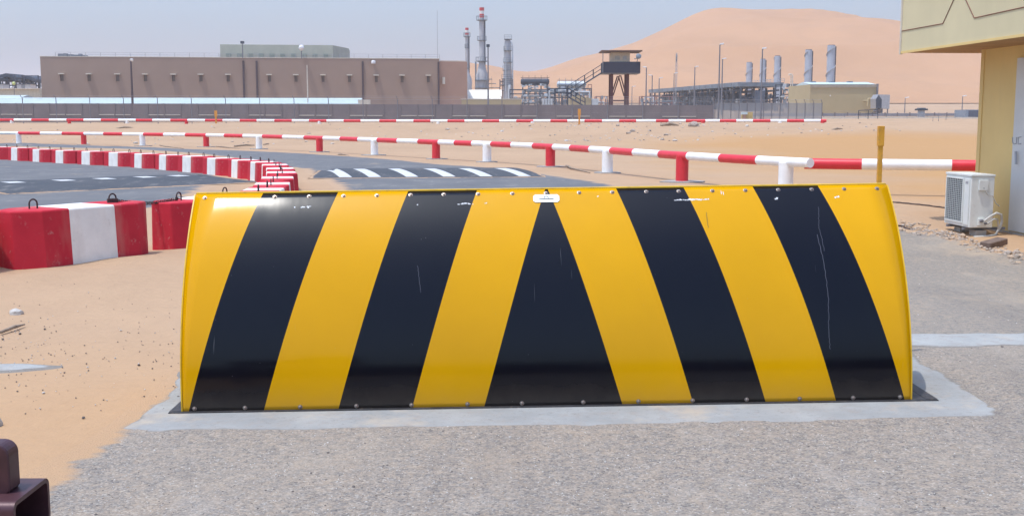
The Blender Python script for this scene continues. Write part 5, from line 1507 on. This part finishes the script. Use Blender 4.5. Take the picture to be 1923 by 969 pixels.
for x0, sg in ((-1.5, -1), (1.6, -1)):
    zt = P(1487, 140, 245).z; v_.tube([(x0 * s, 0, 0), (x0 * s, 0, zt - .3), (x0 * s - .15, 0, zt), (x0 * s - .38, 0, zt + .05), (x0 * s - .45, 0, zt - .25)], .12, 8)
v_.build('pipe', M['b_trim'], t, 60)
for i, (u, vt, Y, r, lab) in enumerate(((1405, 118, 392, 5.2, 'smallest of the five grey exhaust stacks, leftmost'), (1430.5, 112, 371, 5.2, 'second grey exhaust stack from the left'), (1457.5, 106, 349, 5.6, 'third grey exhaust stack, middle of the five'),
                                     (1515.5, 94.5, 319, 6.5, 'fourth grey exhaust stack, left of the tallest'), (1557.5, 86, 300, 7.3, 'tallest grey exhaust stack, above the ochre shed'))):
    s = Y / F; p = P(u, 200, Y); zt = P(u, vt, Y).z
    t = thing('exhaust_stack', lab, 'exhaust stack', (p.x, Y, 0), 0, 'row of grey exhaust stacks')
    R_ = r * s; MB().lathe([(R_ * 1.12, 0), (R_ * 1.08, zt * .35), (R_, zt * .55), (R_, zt)], 0, 0, 20).build('shaft', M['plant_light'] if i > 9 else simple('stack_galv', (.40, .44, .50), .5, .2, .15, .35), t, 30)
    MB().lathe([(R_ * .86, zt + .02), (R_ * .86, zt + .12)], 0, 0, 16).build('rim', M['plant_dark'], t)
    # helical strake, proud of the shaft
    sp = MB(); K = 60; tw = 2.2
    for k in range(K):
        z0 = zt * .4 + (zt * .58) * k / K; z1 = zt * .4 + (zt * .58) * (k + 1) / K
        a0 = tw * 6.283 * k / K + i; a1 = tw * 6.283 * (k + 1) / K + i
        b_ = len(sp.v)
        for (z, a_) in ((z0, a0), (z1, a1)):
            for rr in (R_ * 1.0, R_ * 1.24): sp.v += [Vector((rr * math.cos(a_), rr * math.sin(a_), z)), Vector((rr * math.cos(a_), rr * math.sin(a_), z + .08))]
        sp.f += [[b_, b_ + 2, b_ + 6, b_ + 4], [b_ + 1, b_ + 5, b_ + 7, b_ + 3], [b_ + 2, b_ + 3, b_ + 7, b_ + 6]]; sp.m += [0] * 3
    sp.build('strake', M['stack_grey'], t)
    lad = MB(); lad.box(R_ * 1.0, R_ * 1.0 + .18, -.4, .1, zt * .35, zt - .3); lad.build('ladder', M['plant_dark'], t)
# ochre shed
Y = 222; s = Y / F; pL = P(1508, 156, Y); t = thing('ochre_shed', 'large ochre clad shed with white roof edge below the tallest grey stack', 'shed', (P(1520, 200, Y).x, Y, 0)); Lr = (1643 - 1520) * s
Z = lambda v: P(1575, v, Y).z
MB().prism([(0, 0), (Lr, 0), (Lr, 18), (-1.0, 18), (-1.25, 12)][:0] or [(0, 0), (Lr, 0), (Lr, 12), (-12 * s, 12)], 0, Z(159.5)).build('wall', M['ochre'], t)
MB().prism([(-.1, Z(159)), (6, Z(153)), (12, Z(159))], 0.0, Lr, 'x').build('roof', M['white_roof'], t)
MB().box(0, Lr, -.2, -.11, Z(165), Z(160)).build('eaves_band', simple('grey_ochre', (.34, .29, .22), .8), t)
MB().box(Lr + .01, Lr + .35, -.3, .1, 0, Z(158)).build('corner_duct', M['galv_dark'], t)
df = MB(); df.tube([(Lr * .87, -.6, Z(200)), (Lr * .87, -.6, Z(186)), (Lr + .2, -.6, Z(186))], .22, 8); df.tube([(Lr * .80, -.4, Z(190)), (Lr * .87, -.4, Z(190))], .15, 8); df.build('wall_pipe', M['ochre'], t, 50)
rv = MB()
for u in (1540, 1575, 1610): rv.box((u - 1520) * s - .5, (u - 1520) * s + .5, 5.4, 6.6, Z(153.4), Z(151.5))
rv.build('roof_vents', M['plant_grey'], t)
MB().lathe([(.12, 0), (.12, .05)], 0, 0, 8).build('wall_lamp', M['lamp_white'], t).matrix_local = Matrix.Translation(((1558 - 1520) * s, -.02, Z(180))) @ Matrix.Rotation(R(90), 4, 'X')
# grey hopper
Y = 215; s = Y / F; p = P(1644, 200, Y); t = thing('filter_hopper', 'grey metal filter box with tapered legs right of the ochre shed', 'hopper', (p.x, Y, 0)); Z = lambda v: P(1657, v, Y).z
MB().prism([(3 * s, Z(179)), (3 * s, Z(179))][:0] or [(0, Z(186)), (1 * s, Z(204)), (26 * s, Z(205)), (26.5 * s, Z(178.5)), (5 * s, Z(178))][::-1], 0, 3.2, 'y').build('box', M['galv'], t)
MB().prism([(0.1 * s, Z(187)), (1 * s, Z(203.5)), (11 * s, Z(204)), (11 * s, Z(187)), (5 * s, Z(179.5))][::-1], -.12, -.002, 'y').build('side_louvre', M['plant_dark'], t)
lg = MB()
for x0, x1 in ((4, 3), (14, 12), (24, 23)): lg.tube([(x0 * s, .3, Z(204)), (x1 * s, .3, 0)], .12, 6)
lg.tube([(8 * s, 1, Z(205)), (12 * s, 1, Z(213))], [1.1, .4], 10)
lg.build('leg', M['galv_dark'], t)
# open steel barrier frame
Y = 132; s = Y / F; p = P(1612, 222, Y); z0 = zg(p.x, Y); t = thing('steel_barrier', 'low dark steel frame on the sand in front of the ochre shed', 'frame', (p.x, Y, z0)); fr = MB()
H = P(1612, 208, Y).z - z0
for x in (0, 18, 36): fr.tube([(x * s, 0, -.1), (x * s, 0, H)], .045, 6)
for z in (H, H - .45): fr.tube([(0, 0, z), (36 * s, 0, z + .12)], .04, 6)
fr.build('frame', M['plant_dark'], t)
# mushroom tank, container
Y = 165; s = Y / F; p = P(1729.5, 222, Y); t = thing('small_tower', 'tiny grey tower with wide dark top in the far distance under the dune', 'tower', (p.x, Y, zg(p.x, Y))); H = P(1729, 203, Y).z - zg(p.x, Y)
MB().lathe([(.55, -.3), (.5, H * .6), (.45, H * .75)], 0, 0, 12).build('shaft', M['galv'], t, 40)
MB().box(-9 * s, 9 * s, -.7, .7, H * .70, H * .9).build('cabin', M['plant_dark'], t); MB().box(-6 * s, 6 * s, -.5, .5, H * .902, H).build('roof', M['plant_grey'], t)
Y = 150; s = Y / F; p = P(1813, 222, Y); z0 = zg(p.x, Y); t = thing('shipping_container', 'blue grey container standing by the guard house wall in the distance', 'container', (p.x, Y, z0), R(-8)); H = P(1813, 206.5, Y).z - z0
b = MB().box(0, 2.4, 0, 6, 0, H); b.build('body', simple('blue_grey_paint', (.22, .27, .33), .6), t)
d_ = MB(); d_.box(.35, 2.3, -.05, -.002, .1, H - .1); d_.build('door', simple('dark_blue_grey_paint', (.09, .11, .15), .6), t)
# thin stakes
for k, (u, v0, v1, Y) in enumerate(((1763, 212, 236, 98), (1777, 213, 231, 105), (1752, 224, 233, 101), (1794, 213, 222, 135))):
    p = P(u, v0, Y); z0 = zg(p.x, Y)
    o = MB().tube([(0, 0, -.1), (0, 0, max(.4, p.z - z0))], .022, 5).build('stake', M['galv_dark'], None, loc=(p.x, Y, z0))
    tag(o, ['tall thin stake on the sand left of the guard house', 'thin stake right of the tall one, nearer the guard house', 'shortest stake, just left of the tall thin stake', 'far thin stake beside the blue grey container'][k], 'stake', 'thin stakes on the sand')
